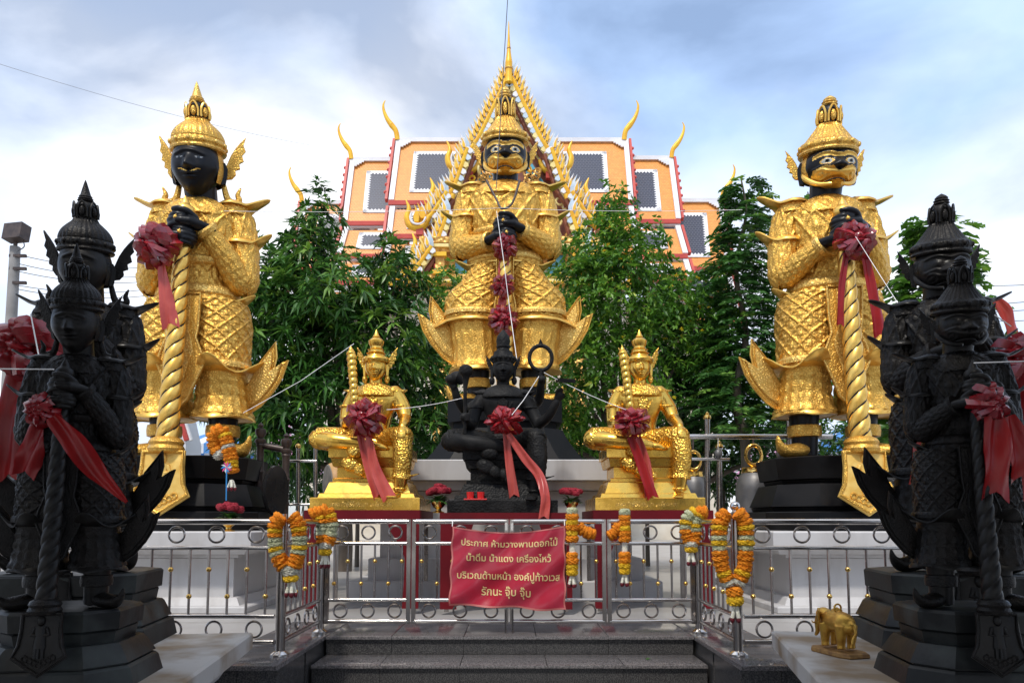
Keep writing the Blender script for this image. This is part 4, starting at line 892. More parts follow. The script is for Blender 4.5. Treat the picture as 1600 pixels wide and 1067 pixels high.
BRONZE = {'gold_leaf': 'bronze_smooth', 'gold_ornate': 'bronze_black', 'gold_plain': 'bronze_smooth', 'gold_pale': 'bronze_black', 'black_skin': 'bronze_smooth', 'eye_white': 'bronze_smooth', 'eye_grey': 'bronze_smooth', 'eye_black': 'bronze_smooth'}
def standing(parts, label, loc, rz, scale, bronze=False, group=None, name='guardian_statue', skip=()):
    t = thing(name, label, 'statue', (loc[0], loc[1]*KY, loc[2]), rz, scale, group); last = {}
    for p in parts:
        nm, me, par = p[0], p[1], p[2]
        if nm in skip or par in skip: continue
        o = ob(nm, me, last.get(par, t) if par else t); last[nm] = o
        if len(p) > 3: o.location = p[3]
        if bronze:
            for sl_ in o.material_slots:
                nmz = sl_.material.name; sl_.link = 'OBJECT'; sl_.material = MATS[BRONZE[nmz]]
    return t
U = 1/128
PA = standing_parts('human', dict(hem=65, knee=134, belt=248, sh=402, chin=415, rim=492, top=596, hz=338, tilt=9))
PB = standing_parts('demon', dict(hem=70, knee=141, belt=259, sh=406, chin=427, rim=488, top=576, hz=336, tilt=9))
PC = standing_parts('demon', dict(hem=69, knee=163, belt=270, sh=422, chin=441, rim=511, top=612, hz=311, tilt=9, elb=306), wide=1.0, tips_up=-.35)
ZG = 1.70
standing(PA, 'tall gold statue with a black human face, moustache and pointed spire crown', (-3.89, 7.0, ZG), R(2), U, group='tall gold guardian statues')
standing(PB, 'tall gold statue with a black demon face, right of the temple', (3.93, 7.0, ZG), R(-2), U, group='tall gold guardian statues')
standing(PC, 'tall gold demon statue with bell shaped legs in front of the temple gable', (-.10, 8.4, 2.62), 0, U, group='tall gold guardian statues', skip=('plaque', 'tail_rim_'))
# dark statues at the front corners
DK = dict(bronze=True, group='dark guardian statues at the front')
standing(PA, 'smaller dark statue with human face and spire crown, nearest at the left', (-1.96, 2.57, .57), R(13), (.00252, .00262, .00272), **DK)
standing(PA, 'larger dark statue with human face behind its smaller twin, left edge', (-2.54, 3.38, .66), R(13), (.0036, .0037, .00386), **DK)
standing(PB, 'smaller dark statue with demon face, nearest at the right', (2.02, 2.57, .57), R(-13), (.00252, .00262, .00272), **DK)
standing(PB, 'larger dark statue with demon face behind its smaller twin, right edge', (2.56, 3.38, .66), R(-13), (.0036, .0037, .00386), **DK)
# pedestals
GPR = [('upper_tier', .16, .12, 1.44, ZG-.002), ('fillet', .22, .2, 1.38, 1.44), ('middle_tier', .04, .14, 1.12, 1.38), ('fillet', .08, .06, 1.06, 1.12), ('lower_tier', -.06, -.04, .842, 1.06)]
for sx, w_ in ((-1, 'left'), (1, 'right')):
    plinth('black_pedestal', 'black tiered pedestal under the tall gold statue at the '+w_, (sx*3.90, 7.08, .90, .84), GPR, 'pedestal_black', deep=False, cham=.42, cat='pedestal', group='black pedestals of the gold statues')
t = thing('black_pedestal', 'black flared pedestal under the central gold demon statue', 'pedestal', (-.10, 8.4*KY, 1.70), group='black pedestals of the gold statues')
for nm, pr in (('upper_tier', [(.80, .80, .62), (.80, .80, .92), (.78, .78, .918)]), ('fillet', [(.72, .72, .52), (.72, .72, .62)]), ('flared_skirt', [(1.14, 1.0, 0), (1.12, 1.0, .05), (.98, .9, .22), (.86, .82, .40), (.80, .78, .52)])):
    c = .34
    MB().grid([[(-a+c*a, -b, z), (a-c*a, -b, z), (a, -b+c*b, z), (a, b-c*b, z), (a-c*a, b, z), (-a+c*a, b, z), (-a, b-c*b, z), (-a, -b+c*b, z)] for a, b, z in pr]).build(nm, 'pedestal_black', t, smooth=25)
def dark_ped(label, x, y, h, hx, rz):
    k = h/.32
    pr = [('upper_tier', .085, .08, .25+.235*k, .25+.32*k), ('fillet', .11, .10, .25+.175*k, .25+.235*k), ('middle_tier', .03, .07, .25+.095*k, .25+.175*k), ('fillet', .05, .05, .25+.085*k, .25+.095*k), ('lower_tier', .0, .02, .25, .25+.085*k)]
    plinth('stone_pedestal', label, (x, y, hx, hx), pr, 'pedestal_grey', rz=rz, deep=False, cham=hx*.42, cat='pedestal', group='grey stone pedestals of the dark statues')
dark_ped('weathered grey pedestal under the nearest dark statue at the left', -1.98, 2.63, .32, .335, R(8))
dark_ped('weathered grey pedestal under the larger dark statue at the left', -2.56, 3.40, .41, .50, R(9))
dark_ped('weathered grey pedestal under the nearest dark statue at the right', 2.04, 2.63, .32, .335, R(-8))
dark_ped('weathered grey pedestal under the larger dark statue at the right', 2.58, 3.40, .41, .50, R(-9))
# ================================================================== railings
RINGZ = (.852, .183)
def panel(root, x0, x1, step, rstep, r=.014, frame=True, phase=0, ball0=0):
    """bars between x0 and x1 in the plane y = 0 of root"""
    for nm, z, rr in (('top_rail', .945, .021), ('rail', .757, .016), ('rail', .275, .016), ('bottom_rail', .095, .018)):
        MB().tube([(x0, 0, z), (x1, 0, z)], rr, 12).build(nm, 'steel', root)
    if frame:
        for x in (x0, x1): MB().box((x, 0, .52), (.034, .034, .89)).build('stile', 'steel_dark', root, smooth=30)
    n = int(round((x1-x0)/step)); xs = [x0+(x1-x0)*(i+.5)/n for i in range(n)]
    for i, x in enumerate(xs):
        b = MB().tube([(x, 0, .27), (x, 0, .76)], .0095, 8).build('baluster', 'steel_dark', root)
        MB().sph((x, 0, .605 if (i+ball0) % 2 else .415), .019, 12, 8).build('brass_ball', 'brass', b)
    m = int(round((x1-x0)/rstep))
    for i in range(m):
        x = x0+(x1-x0)*(i+.5)/m
        for z in RINGZ: MB().torus((x, 0, z), .056, .0085, 22, 8).build('ring', 'steel_dark', root)
def post(root, x, y, h=1.0, ball=True, r=.034):
    p = MB().tube([(x, y, 0), (x, y, h)], r, 20).build('post', 'steel_dark', root)
    MB().lathe([(.066, 0), (.066, .012), (.045, .028), (.036, .034)], (x, y, .002), 24).build('base_flange', 'steel', p)
    if ball:
        MB().lathe([(.034, 0), (.04, .006), (.022, .016), (.022, .026)], (x, y, h), 16).build('collar', 'steel', p)
        MB().sph((x, y, h+.055), .036, 16, 12).build('ball', 'steel', p)
gx = [-1.612, -.868, -.025, .815, 1.575]
gl = ['gate leaf hinged to the left corner post', 'gate leaf left of centre, half behind the red banner', 'gate leaf right of centre, half behind the red banner', 'gate leaf hinged to the right corner post']
for i in range(4):
    g = thing('gate_leaf', 'stainless steel '+gl[i], 'gate', (0, 5.0*KY, .002), group='steel gate leaves')
    panel(g, gx[i]+.022, gx[i+1]-.022, .123, .245, ball0=i)
    if i in (1, 2): MB().tube([(gx[2]+(-.03 if i == 1 else .03), -.03, .002), (gx[2]+(-.03 if i == 1 else .03), -.03, .2)], .007, 8).build('drop_bolt', 'steel_dark', g)
    MB().box((gx[i+1]-.024 if i == 1 else gx[i]+.024, -.03, .9), (.02, .03, .06)).build('latch', 'steel', g)
for s, w_ in ((-1, 'left'), (1, 'right')):
    cx = -.02
    g = thing('side_railing', 'short steel railing between the two '+w_+' gate posts', 'railing', (cx+s*1.625, 4.15*KY, .002), rz=R(90), group='steel railings of the terrace')
    panel(g, .04, .85*KY-.04, .122, .25, frame=False)
    post(g, .85*KY, 0, .97, ball=False); post(g, 0, 0, 1.0, ball=(s > 0))
    g = thing('side_railing', 'long steel railing running to the '+w_+' before the white plinth', 'railing', (cx+s*1.63, 4.15*KY, .002), rz=0 if s > 0 else pi, group='steel railings of the terrace')
    panel(g, .04, 2.9, .138, .276, frame=False, ball0=0)
    post(g, 2.93, 0, 1.0)

# ================================================================== tables with red cloth
def table(label, x0, x1, y0, y1, z, drop):
    y0 *= KY; y1 *= KY; t = thing('offering_table', label, 'table', ((x0+x1)/2, (y0+y1)/2, 0), group='red offering tables'); hx, hy = (x1-x0)/2, (y1-y0)/2
    MB().box((0, 0, z-.012), (2*hx, 2*hy, .024)).build('table_top', 'table_red', t, smooth=None)
    MB().box((0, -hy-.006, z-drop/2-.002), (2*hx+.012, .012, drop)).build('cloth_valance', 'table_red', t, smooth=None)
    for sx in (-1, 1):
        MB().box((sx*(hx+.006), 0, z-drop/2-.002), (.012, 2*hy, drop)).build('cloth_valance', 'table_red', t, smooth=None)
        # side drapes hanging like tied curtains
        out = [(0, z-drop), (.34, z-drop), (.30, z-drop-.12), (.20, z-drop-.26), (.145, z-drop-.40), (.15, z-drop-.6), (.17, .05), (0, .05)]
        MB().prism([(sx*(-hx+x) if sx < 0 else (hx-x), zz) for x, zz in out] if sx > 0 else [(-hx+x, zz) for x, zz in out], Matrix.Translation((0, -hy-.012-.006, 0)), .02).build('drape', 'table_red', t, smooth=None)
        for sy in (-1, 1): MB().box((sx*(hx-.06), sy*(hy-.06), z/2), (.045, .045, z-.03)).build('leg', 'steel_dark', t, smooth=None)
    return t
ZT = 1.05
table('red draped table under the left gold seated statue', -2.17, -.97, 6.05, 7.0, ZT+.015, .10)
table('red draped table under the central dark seated statue', -.74, .62, 6.0, 6.95, ZT-.012, .12)
table('red draped table under the right gold seated statue', .86, 2.10, 6.05, 7.0, ZT+.015, .10)

# ================================================================== seated figures (units of about 7 mm)
def seated_body(arms):
    mb = MB(); T = mb.tube
    # torso, seat at z = 100
    mb.grid(loft([(97, 0, 2, 32, 25), (104, 0, 0, 34, 26), (120, 0, 0, 27, 20), (138, 0, -1, 25, 18), (158, 0, -3, 30, 20), (178, 0, -3, 37, 22), (192, 0, 0, 37, 19), (200, 0, 1, 25, 14), (205, 0, 1, 11, 11)], 32, 30))
    T([(0, 2, 198), (0, 0, 215)], [11, 10], 16)
    # folded leg (viewer left) and hanging leg (viewer right)
    T(catmull([(-14, 0, 108), (-48, -24, 112), (-82, -38, 112)], 5), list(np.linspace(20, 15.5, 11)), 18, round_=True)
    T(catmull([(-82, -38, 112), (-50, -56, 107), (-12, -56, 103), (8, -50, 100)], 5), list(np.linspace(14.5, 8, 16)), 18, round_=True)
    T(catmull([(6, -50, 100), (18, -52, 98), (30, -50, 95)], 4), [8, 8.5, 9, 9, 8.5, 8, 7, 6, 4.5], 14, flat=.7, round_=True)
    T(catmull([(14, 0, 108), (36, -24, 112), (52, -48, 112)], 5), list(np.linspace(20, 15, 11)), 18, round_=True)
    T(catmull([(52, -48, 112), (53, -54, 80), (51, -54, 50), (49, -52, 28)], 5), list(np.interp(np.linspace(0, 3, 16), range(4), [14.5, 13.5, 11, 8])), 18, round_=True)
    T(catmull([(49, -46, 25), (47, -58, 24), (42, -78, 21)], 4), [8.5, 9, 9, 8.5, 8.5, 8, 7.5, 6.5, 4.5], 14, flat=.62, round_=True)
    for i in range(5): T([(36+i*3.2, -78-(1 if i in (1, 2) else -i*.6), 20.5), (35.2+i*3.1, -86+i*.9, 19.4)], [2.3, 1.8], 8, round_=True)
    for pts, rad in arms: T(catmull(pts, 5), list(np.interp(np.linspace(0, len(pts)-1, 5*(len(pts)-1)+1), range(len(pts)), rad)), 16, round_=True)
    return mb
def open_hand(mb, wr, d, up, r=1.0, curl=.3):
    """wrist, direction of the fingers, back of the hand"""
    d = Vector(d).normalized(); up = Vector(up).normalized(); sd = d.cross(up); wr = Vector(wr)
    mb.tube([wr, wr+d*7*r, wr+d*13*r], [5*r, 6.6*r, 6*r], 12, flat=.62, round_=True)
    for i, L in enumerate((10, 12, 11.3, 9)):
        o = sd*(i-1.5)*3.3*r; p0 = wr+d*13*r+o; p1 = p0+d*L*.5*r-up*curl*2*r; p2 = p1+d*L*.5*r*(1-curl*.5)-up*curl*7*r
        mb.tube([p0, p1, p2], [2.1*r, 1.95*r, 1.5*r], 8, round_=True)
    p0 = wr+d*4*r-sd*5*r; mb.tube([p0, p0+d*6*r-sd*4*r-up*1.5*r, p0+d*11*r-sd*4*r-up*3*r], [2.4*r, 2.2*r, 1.7*r], 8, round_=True)
def fist(mb, c, ax, out, r=1.0):
    """fist closed round a shaft with axis ax; back of the hand towards out"""
    c = Vector(c); ax = Vector(ax).normalized(); out = Vector(out).normalized(); sd = ax.cross(out)
    mb.sph(c+out*4*r, 6.2*r, 12, 8)
    for i in range(4):
        o = ax*(i-1.5)*3.2*r; mb.tube([c+o+out*5*r+sd*4.5*r, c+o+sd*7*r, c+o-out*4*r+sd*4*r, c+o-out*4.5*r-sd*1*r], [2.1*r]*4, 8, round_=True)
    mb.tube([c+ax*5*r+out*5*r, c+ax*6.5*r+sd*1*r-out*3*r, c+ax*5*r+sd*3*r-out*5*r], [2.3*r, 2.1*r, 1.8*r], 8, round_=True)
GOLD_ARMS = [([(-31, 0, 190), (-43, -2, 165), (-46, -8, 142)], [14, 12.5, 10]), ([(-46, -8, 142), (-40, -30, 138), (-28, -44, 142)], [10, 8.4, 6.2]),
             ([(31, 0, 190), (45, -4, 166), (50, -12, 148)], [14, 12.5, 10]), ([(50, -12, 148), (52, -34, 138), (52, -50, 130)], [10, 8.4, 6])]
gm = seated_body(GOLD_ARMS); fist(gm, (-24, -48, 143), (-.22, -.1, 1), (-1, -.3, 0)); open_hand(gm, (52, -50, 130), (0.02, -.75, -.6), (0, -.5, .9), 1.05, .5)
GOLD_BODY = organic(gm, 1.25, 4); GOLD_BODY.materials.append(MATS['gold_seated'])
DARK_ARMS = [([(-31, 0, 188), (-44, -6, 166), (-48, -12, 142)], [12.5, 11, 9]), ([(-48, -12, 142), (-52, -34, 136), (-58, -52, 142)], [9, 7.4, 5.8]),
             ([(-27, 8, 188), (-52, 14, 172), (-64, 10, 168)], [11.5, 9.5, 8]), ([(-64, 10, 168), (-74, -2, 184), (-78, -8, 200)], [8, 7, 5.6]),
             ([(31, 0, 188), (48, -6, 160), (56, -14, 140)], [12.5, 11, 9]), ([(56, -14, 140), (72, -30, 152), (84, -40, 172)], [9, 7.6, 5.8]),
             ([(27, 8, 188), (50, 6, 180), (58, 0, 182)], [11.5, 10, 8]), ([(58, 0, 182), (60, -14, 196), (60, -22, 206)], [8, 7, 5.8])]
dm = seated_body(DARK_ARMS); fist(dm, (-58, -56, 146), (0, 0, 1), (-.6, -1, 0)); fist(dm, (-79, -10, 206), (-.6, 0, 1), (0, 1, 0), .95); fist(dm, (60, -24, 211), (0, 0, 1), (0.4, -1, 0), .95); open_hand(dm, (84, -40, 172), (.25, -.25, 1), (-.4, .9, 0), .95, .25)
DARK_BODY = organic(dm, 1.25, 4); DARK_BODY.materials.append(MATS['stone_black'])
def seated(label, loc, rz, sc, body, m, mc, mp, dark):
    t = thing('seated_statue', label, 'statue', (loc[0], loc[1]*KY, loc[2]), rz, sc, 'seated statues on the red tables')
    o = ob('body', body, t)
    B = lambda nm, mb, mm=m, par=t, sm=40: mb.build(nm, mm, par, sm)
    Pg, _ = head_grid('human', 17.5, 18, 24, 96, 72); B('head', MB().grid([[(x, y-2, z+232) for x, y, z in r] for r in Pg], mi=0), m, sm=70)
    for s in (-1, 1):
        B('ear', MB().prism([(-1, -12), (3, -10), (4, 2), (2, 9), (-2, 8)], Matrix.Translation((s*17, 0, 230)) @ Matrix.Rotation(s*R(30), 4, 'Z') @ Matrix.Diagonal((s, 1, 1, 1)), 4, .1))
        k = .42 if dark else .62
        B('ear_flame', MB().prism([(x*k, z*k) for x, z in flame], Matrix.Translation((s*17, 3, 231)) @ Matrix.Rotation(s*R(25), 4, 'Z') @ Matrix.Diagonal((s, 1, 1, 1)), 3.5, .08), mc)
        B('ear_pendant', MB().sph((s*18, 1, 214), (4.5, 4, 7), 10, 8), mc)
        B('armlet', MB().torus((s*43, -3, 168), 12.6, 2.2, 20, 8, M=Matrix.Rotation(R(-90), 3, 'X')), mc)
        B('shoulder_plate', MB().grid(flare(s*30, 0, 196, 10, 11, 5, 0 if s > 0 else pi, 7, 4, 4, th=2, n=40)), mc)
    # crown
    if dark:
        B('crown', MB().lathe([(18, -4), (19.5, 0), (18.5, 5), (16, 9), (15, 14), (11, 16), (10, 19), (11.5, 22), (10.5, 26), (11.5, 32), (10, 40), (5, 46), (2, 50), (.3, 51)], (0, -1, 247), 32), mc)
        for i in range(14): B('crown_curl', MB().sph((18.5*cos(2*pi*i/14), 18.5*sin(2*pi*i/14)-1, 249), 4, 8, 6), mc)
    else:
        B('crown', MB().lathe([(18, -3.0), (21.5, -2.0), (22.5, 2.0), (20.5, 6.0), (20, 6.1), (15, 8.2), (13.5, 11.6), (16, 12.9), (13, 15.0), (12.5, 17.7), (14, 19.0), (10, 21.8), (9.5, 24.5), (12, 28.6), (12.5, 34.0), (9.5, 37.4), (5.5, 39.4), (6.5, 40.8), (4.5, 43.5), (2.2, 49.0), (.3, 53.7)], (0, -1, 243), 36), m)
    # necklace, sash, belt, skirt folds, ankle rings
    B('necklace', MB().grid(loft([(206, 0, 0, 13, 13), (200, 0, -1, 27, 19), (190, 0, -3, 34, 24), (184, 0, -4, 34, 25), (183, 0, -4, 30, 22)], 48, 16, lattice(9, 2, .8))), mc, sm=60)
    B('pendant', MB().prism([(0, 12), (9, 4), (6, -8), (0, -16), (-6, -8), (-9, 4)], Matrix.Translation((0, -25, 172)), 4, .12), mc)
    B('sash', MB().tube(catmull([(28, -12, 196), (13, -24, 172), (0, -23, 150), (-11, -20, 132), (-20, -16, 122)], 5), 1.6, 8), mc)
    B('belt', MB().grid(loft([(126, 0, 0, 27, 21), (123, 0, 0, 29, 23), (117, 0, 0, 31, 24), (114, 0, 0, 29, 22)], 48, 10, lambda u, v: .7*(.5+.5*cos(2*pi*u*18)))), mc, sm=60)
    lat = lattice(7, 3, 1.2)
    B('thigh_cloth', MB().grid(sweep([(-16, -2, 108), (-50, -25, 112), (-84, -39, 113), (-92, -42, 115)], [20, 19.5, 16.5, 5], 40, 10, lat)), mc, sm=60)
    B('thigh_cloth', MB().grid(sweep([(14, -2, 109), (37, -25, 113), (54, -49, 114), (58, -56, 112)], [20.5, 19.5, 16, 6], 40, 10, lat)), mc, sm=60)
    B('shin_cloth', MB().grid(sweep([(52, -50, 112), (53.5, -55, 84), (52, -54, 58), (51, -54, 49)], [15, 14.5, 13, 16], 40, 10, lat)), mc, sm=60)
    B('shin_flare', MB().grid(flare(51, -54, 54, 12, 12, 4, 0, 12, 5, 3, th=1.5, n=40)), mc)
    B('ankle_ring', MB().torus((49.5, -52, 33), 9.5, 2.2, 20, 8, M=Matrix.Rotation(R(90), 3, 'X')), mc)
    for i, (x, z, r) in enumerate(((-20, 90, 13), (-26, 70, 15), (-12, 62, 12), (2, 58, 10), (8, 52, 8))):
        B('skirt_fold', MB().sph((x, -60, z), (r, 7, r*.75), 14, 9, M=Matrix.Rotation(.4*i, 3, 'Y')), mc)
    # throne
    def tier(nm, a, b, z0, z1, i1=0, mm=mp):
        e = 1.2; B(nm, MB().grid([[(-x, -y, z), (x, -y, z), (x, y, z), (-x, y, z)] for x, y, z in ((a, b, z0), (a-i1, b-i1, z1-e), (a-i1-e, b-i1-e, z1))]), mm, sm=25)
    tier('base_slab', 83, 76, 0, 19); tier('throne_step', 74, 66, 19, 26, 2); tier('throne_foot', 66, 58, 26, 44, 6); tier('throne_neck', 56, 48, 44, 50); tier('throne_waist', 50, 42, 50, 68); tier('throne_moulding', 56, 47, 68, 82, -3); tier('throne_seat', 62, 52, 82, 99)
    return t
s1 = seated('shiny gold seated statue holding a spiral club, left of the dark one', (-1.555, 6.50, ZT+.017), 0, 1/143, GOLD_BODY, 'gold_seated', 'gold_carved', 'gold_seated', False)
s2 = seated('shiny gold seated statue holding a spiral club, right of the dark one', (1.46, 6.50, ZT+.017), 0, 1/143, GOLD_BODY, 'gold_seated', 'gold_carved', 'gold_seated', False)
for t in (s1, s2):
    b0, b1 = Vector((-19, -50, 118)), Vector((-34, -36, 262)); ax_ = (b1-b0).normalized(); Lc = (b1-b0).length; ex = Vector((1, 0, 0)); ey = ax_.cross(ex); P = []
    for i in range(161):
        tt = i/160; r0 = 5.2+2.6*tt if tt < .9 else 7.6*max(.05, (1-tt)/.1); P.append([b0+ax_*Lc*tt+(ex*cos(a)+ey*sin(a))*r0*(.86+.2*abs(cos((a-tt*pi*2*15)/2))) for a in np.linspace(0, 2*pi, 25)[:-1]])
    MB().grid(P).build('club', 'gold_seated', t, 75)
s3 = seated('matt black four armed seated statue in the middle, holding disc, conch and mace', (-.10, 6.46, ZT-.010), 0, 1/143, DARK_BODY, 'stone_black', 'stone_carved', 'stone_carved', True)
MB().torus((60, -24, 246), 20, 3.4, 40, 10, sx=.9).build('discus', 'stone_carved', s3)
MB().prism([(-4, 0), (4, 0), (0, 10)], Matrix.Translation((60, -24, 268)), 3, .1).build('discus_flame', 'stone_carved', s3)
MB().tube([(60, -24, 205), (60, -24, 226)], 3.2, 10).build('discus_stem', 'stone_carved', s3)
MB().box((98, -44, 206), (26, 20, 6), rz=R(15), rx=R(12)).build('book', 'stone_black', s3, smooth=25)
MB().tube([(-58, -57, 120), (-58, -57, 190), (-57, -57, 206), (-57, -57, 214)], [2.6, 3.0, 5, 8], 12).build('mace', 'stone_black', s3)
MB().lathe([(3, 0), (9, 4), (11.5, 10), (9.5, 17), (4, 20)], (-57, -57, 208), 20).build('lotus_head', 'stone_carved', s3)
MB().tube(catmull([(-92, -12, 216), (-84, -12, 212), (-74, -12, 216), (-66, -12, 206)], 5), list(np.interp(np.linspace(0, 3, 16), range(4), [1, 8, 12, 2])), 14).build('conch', 'stone_black', s3)
MB().sph((-84, -14, 214), (9, 8, 8), 14, 10).build('conch_whorl', 'stone_black', s3)
# ================================================================== satin rosettes and ribbons
def petal_mesh(curl, w):
    P = []
    for i in range(7):
        t = i/6; r = .10+.90*t; bl = -.55*sin(pi*min(1, t*.9))*curl; row = []
        for j in range(5):
            v = (j-2)/2; ww = w*(.18+.82*t)*(1-.25*t**4)
            row.append((v*ww, bl+.16*abs(v)*(.3+t)-.10*(1-abs(v))*t+(.16*t**6), r-.10*abs(v)*t))
        P.append(row)
    mb = MB(); mb.grid(P, cu=False); mb.grid([[(x, y+.02, z) for x, y, z in r] for r in P], cu=False)
    o = mb.build('p', 'satin', None, 50); me = o.data; bpy.data.objects.remove(o); return me
PET = [petal_mesh(c, w) for c, w in ((.75, .27), (1.05, .25), (1.35, .21), (.9, .34))]
def ribbon(name, pts, wd, m, parent, wdir=(1, 0, 0), wave=.19, k=8, taper=None, fishtail=False):
    c = catmull(pts, k); q = len(c); wd = wd if hasattr(wd, '__len__') else [wd, wd]; ws = np.interp(np.linspace(0, len(wd)-1, q), range(len(wd)), wd); A = []; B = []; wdir = Vector(wdir).normalized()
    for i in range(q):
        d = (c[min(i+1, q-1)]-c[max(i-1, 0)]).normalized(); sd = (wdir-d*wdir.dot(d)).normalized(); nn = sd.cross(d)
        row = []
        for j in range(9):
            v = (j-4)/4; row.append(c[i]+sd*v*ws[i]/2+nn*(wave*ws[i]*(sin(v*4.2+i*.25)*.6+.4*sin(v*2+i*.5)))+(d*abs(v)*ws[i]*.35*(1 if fishtail and i == q-1 else 0)))
        A.append(row); B.append([p-nn*.004 for p in row])
    mb = MB(); mb.grid(A, cu=False); mb.grid(B, cu=False)
    return mb.build(name, m, parent, 60)
def rosette(label, px, py, Y, rpx, tails, loops=30, m='satin_dark', squash=1.0, seed=0, tilt=0.0, pull=.62, group='satin ribbon rosettes'):
    """tails: list of (pixel path, width px, material, depth offset)"""
    rg = random.Random(seed+11); c = at(px, py, Y); r = rpx*Y/F0
    t = thing('ribbon_rosette', label, 'ribbon', c, group=group)
    for k in range(loops):
        lay = 0 if k < loops*.45 else (1 if k < loops*.8 else 2)
        a = 2*pi*k/(loops*(.45 if lay == 0 else .35 if lay == 1 else .2))+rg.uniform(-.15, .15)
        s = r*(1.0, .84, .58)[lay]*rg.uniform(.86, 1.12)
        o = ob('bow_loop', PET[lay if rg.random() < .8 else 3], t); o.matrix_local = Matrix.Diagonal((1, 1, squash, 1)) @ Matrix.Rotation(a, 4, 'Y') @ Matrix.Rotation(R(rg.uniform(-8, 14)+(-12, 12, 34)[lay]), 4, 'X') @ Matrix.Rotation(R(rg.uniform(-22, 22)), 4, 'Z') @ Matrix.Diagonal((s, s, s, 1)) @ Matrix.Translation((0, -.12*lay, 0))
        o.material_slots[0].link = 'OBJECT'; o.material_slots[0].material = MATS[m if rg.random() < .75 else 'satin']
    MB().sph((0, -r*.28, 0), (r*.34, r*.34, r*.34*squash), 12, 8).build('knot', m, t)
    MB().sph((0, r*.12, 0), (r*.6, r*.3, r*.55*squash), 14, 9).build('backing', m, t)
    for path, w_, mm, dy in tails:
        pts = [at(q[0], q[1], Y+dy+(q[2] if len(q) > 2 else 0))-c for q in path]
        ribbon('tail', pts, [v*Y/F0 for v in (w_ if hasattr(w_, '__len__') else [w_*.6, w_, w_])], mm, t, fishtail=True)
    return t
rosette('dark red satin rosette on the club of the human faced giant', 243, 384, 6.42, 38, [([(250, 400), (256, 440), (266, 505)], [10, 17, 27], 'ribbon_coral', .02), ([(266, 480), (272, 515), (278, 545)], [14, 14, 14], 'ribbon_red', .06)], seed=1, loops=38)
rosette('dark red satin rosette on the club of the right demon giant', 1337, 375, 6.42, 33, [([(1322, 395), (1315, 450), (1313, 506)], [8, 11, 13], 'ribbon_red', .03), ([(1350, 395), (1362, 450), (1376, 522)], [10, 16, 26], 'ribbon_red', .02)], seed=2, loops=34)
rosette('topmost of three red rosettes down the central statue club', 789, 386, 7.88, 24, [([(788, 398), (787, 420), (787, 436)], [12, 18, 15], 'ribbon_coral', .04)], seed=3, loops=24)
rosette('middle of three red rosettes down the central statue club', 786, 447, 7.80, 22, [([(786, 456), (785, 472), (785, 484)], [11, 14, 13], 'ribbon_coral', .04)], seed=4, loops=24)
rosette('lowest of three red rosettes, just above the dark seated statue', 786, 499, 7.76, 27, [], seed=5, loops=26)
rosette('big red rosette in the lap of the left gold seated statue', 569, 652, 6.09, 33, [([(562, 676), (575, 725), (592, 772, -.03)], [10, 15, 20], 'ribbon_coral', .03), ([(576, 680), (586, 730), (606, 774, -.04)], [10, 16, 22], 'ribbon_coral', .0)], seed=6, loops=40)
rosette('big red rosette in the lap of the right gold seated statue', 989, 659, 6.09, 30, [([(984, 682), (998, 715), (1019, 774, -.04)], [10, 15, 18], 'ribbon_red', .0), ([(995, 682), (1008, 725), (1016, 772, -.03)], [12, 18, 18], 'ribbon_coral', .03)], seed=7, loops=36, squash=.85)
rosette('shiny red rosette at the waist of the dark seated statue', 789, 657, 6.08, 33, [([(790, 676), (796, 725), (803, 772)], [9, 13, 16], 'ribbon_coral', .02), ([(794, 678), (820, 715), (842, 742), (852, 775, -.07), (850, 806, -.08)], [9, 14, 15, 14, 16], 'ribbon_coral', -.03)], m='satin', seed=8, loops=36, squash=.66)
rosette('small crumpled red bow on the club of the nearest left dark statue', 66, 642, 2.40, 30, [([(80, 652), (115, 690), (150, 735), (198, 784)], [20, 36, 30, 4], 'ribbon_red', -.02), ([(60, 660), (52, 700), (40, 735)], [20, 40, 34], 'ribbon_red', .03)], seed=9, loops=28, m='satin')
rosette('large red rosette on the larger dark statue at the left edge', 42, 546, 3.08, 56, [([(30, 570), (24, 640), (14, 740)], [30, 60, 70], 'ribbon_red', .10)], seed=10, loops=36, m='satin')
rosette('crumpled red bow on the club of the nearest right dark statue', 1546, 630, 2.40, 34, [([(1552, 650), (1558, 705), (1556, 768)], [28, 44, 46], 'ribbon_red', -.02), ([(1575, 650), (1592, 700), (1598, 742)], [20, 40, 44], 'ribbon_red', .02)], seed=12, loops=30, m='satin_dark')
rosette('red rosette on the larger dark statue at the right edge', 1592, 562, 3.08, 42, [([(1590, 590), (1592, 660), (1594, 780)], [30, 50, 60], 'ribbon_red', .10)], seed=13, loops=32, m='satin')
tg = thing('ribbon_tail', 'pink satin ribbon hanging behind the nearest right dark statue', 'ribbon', at(1436, 650, 3.2)); c0 = at(1436, 650, 3.2)
ribbon('tail', [at(x, y, 3.2)-c0 for x, y in ((1440, 640), (1437, 690), (1431, 758))], [.04, .075, .085], 'ribbon_coral', tg)
tg = thing('ribbon_tail', 'pink ribbon end draped over the larger right dark statue shoulder', 'ribbon', at(1575, 480, 3.5)); c0 = at(1575, 480, 3.5)
ribbon('tail', [at(x, y, 3.5)-c0 for x, y in ((1555, 468), (1572, 490), (1582, 520))], [.05, .09, .08], 'ribbon_coral', tg)

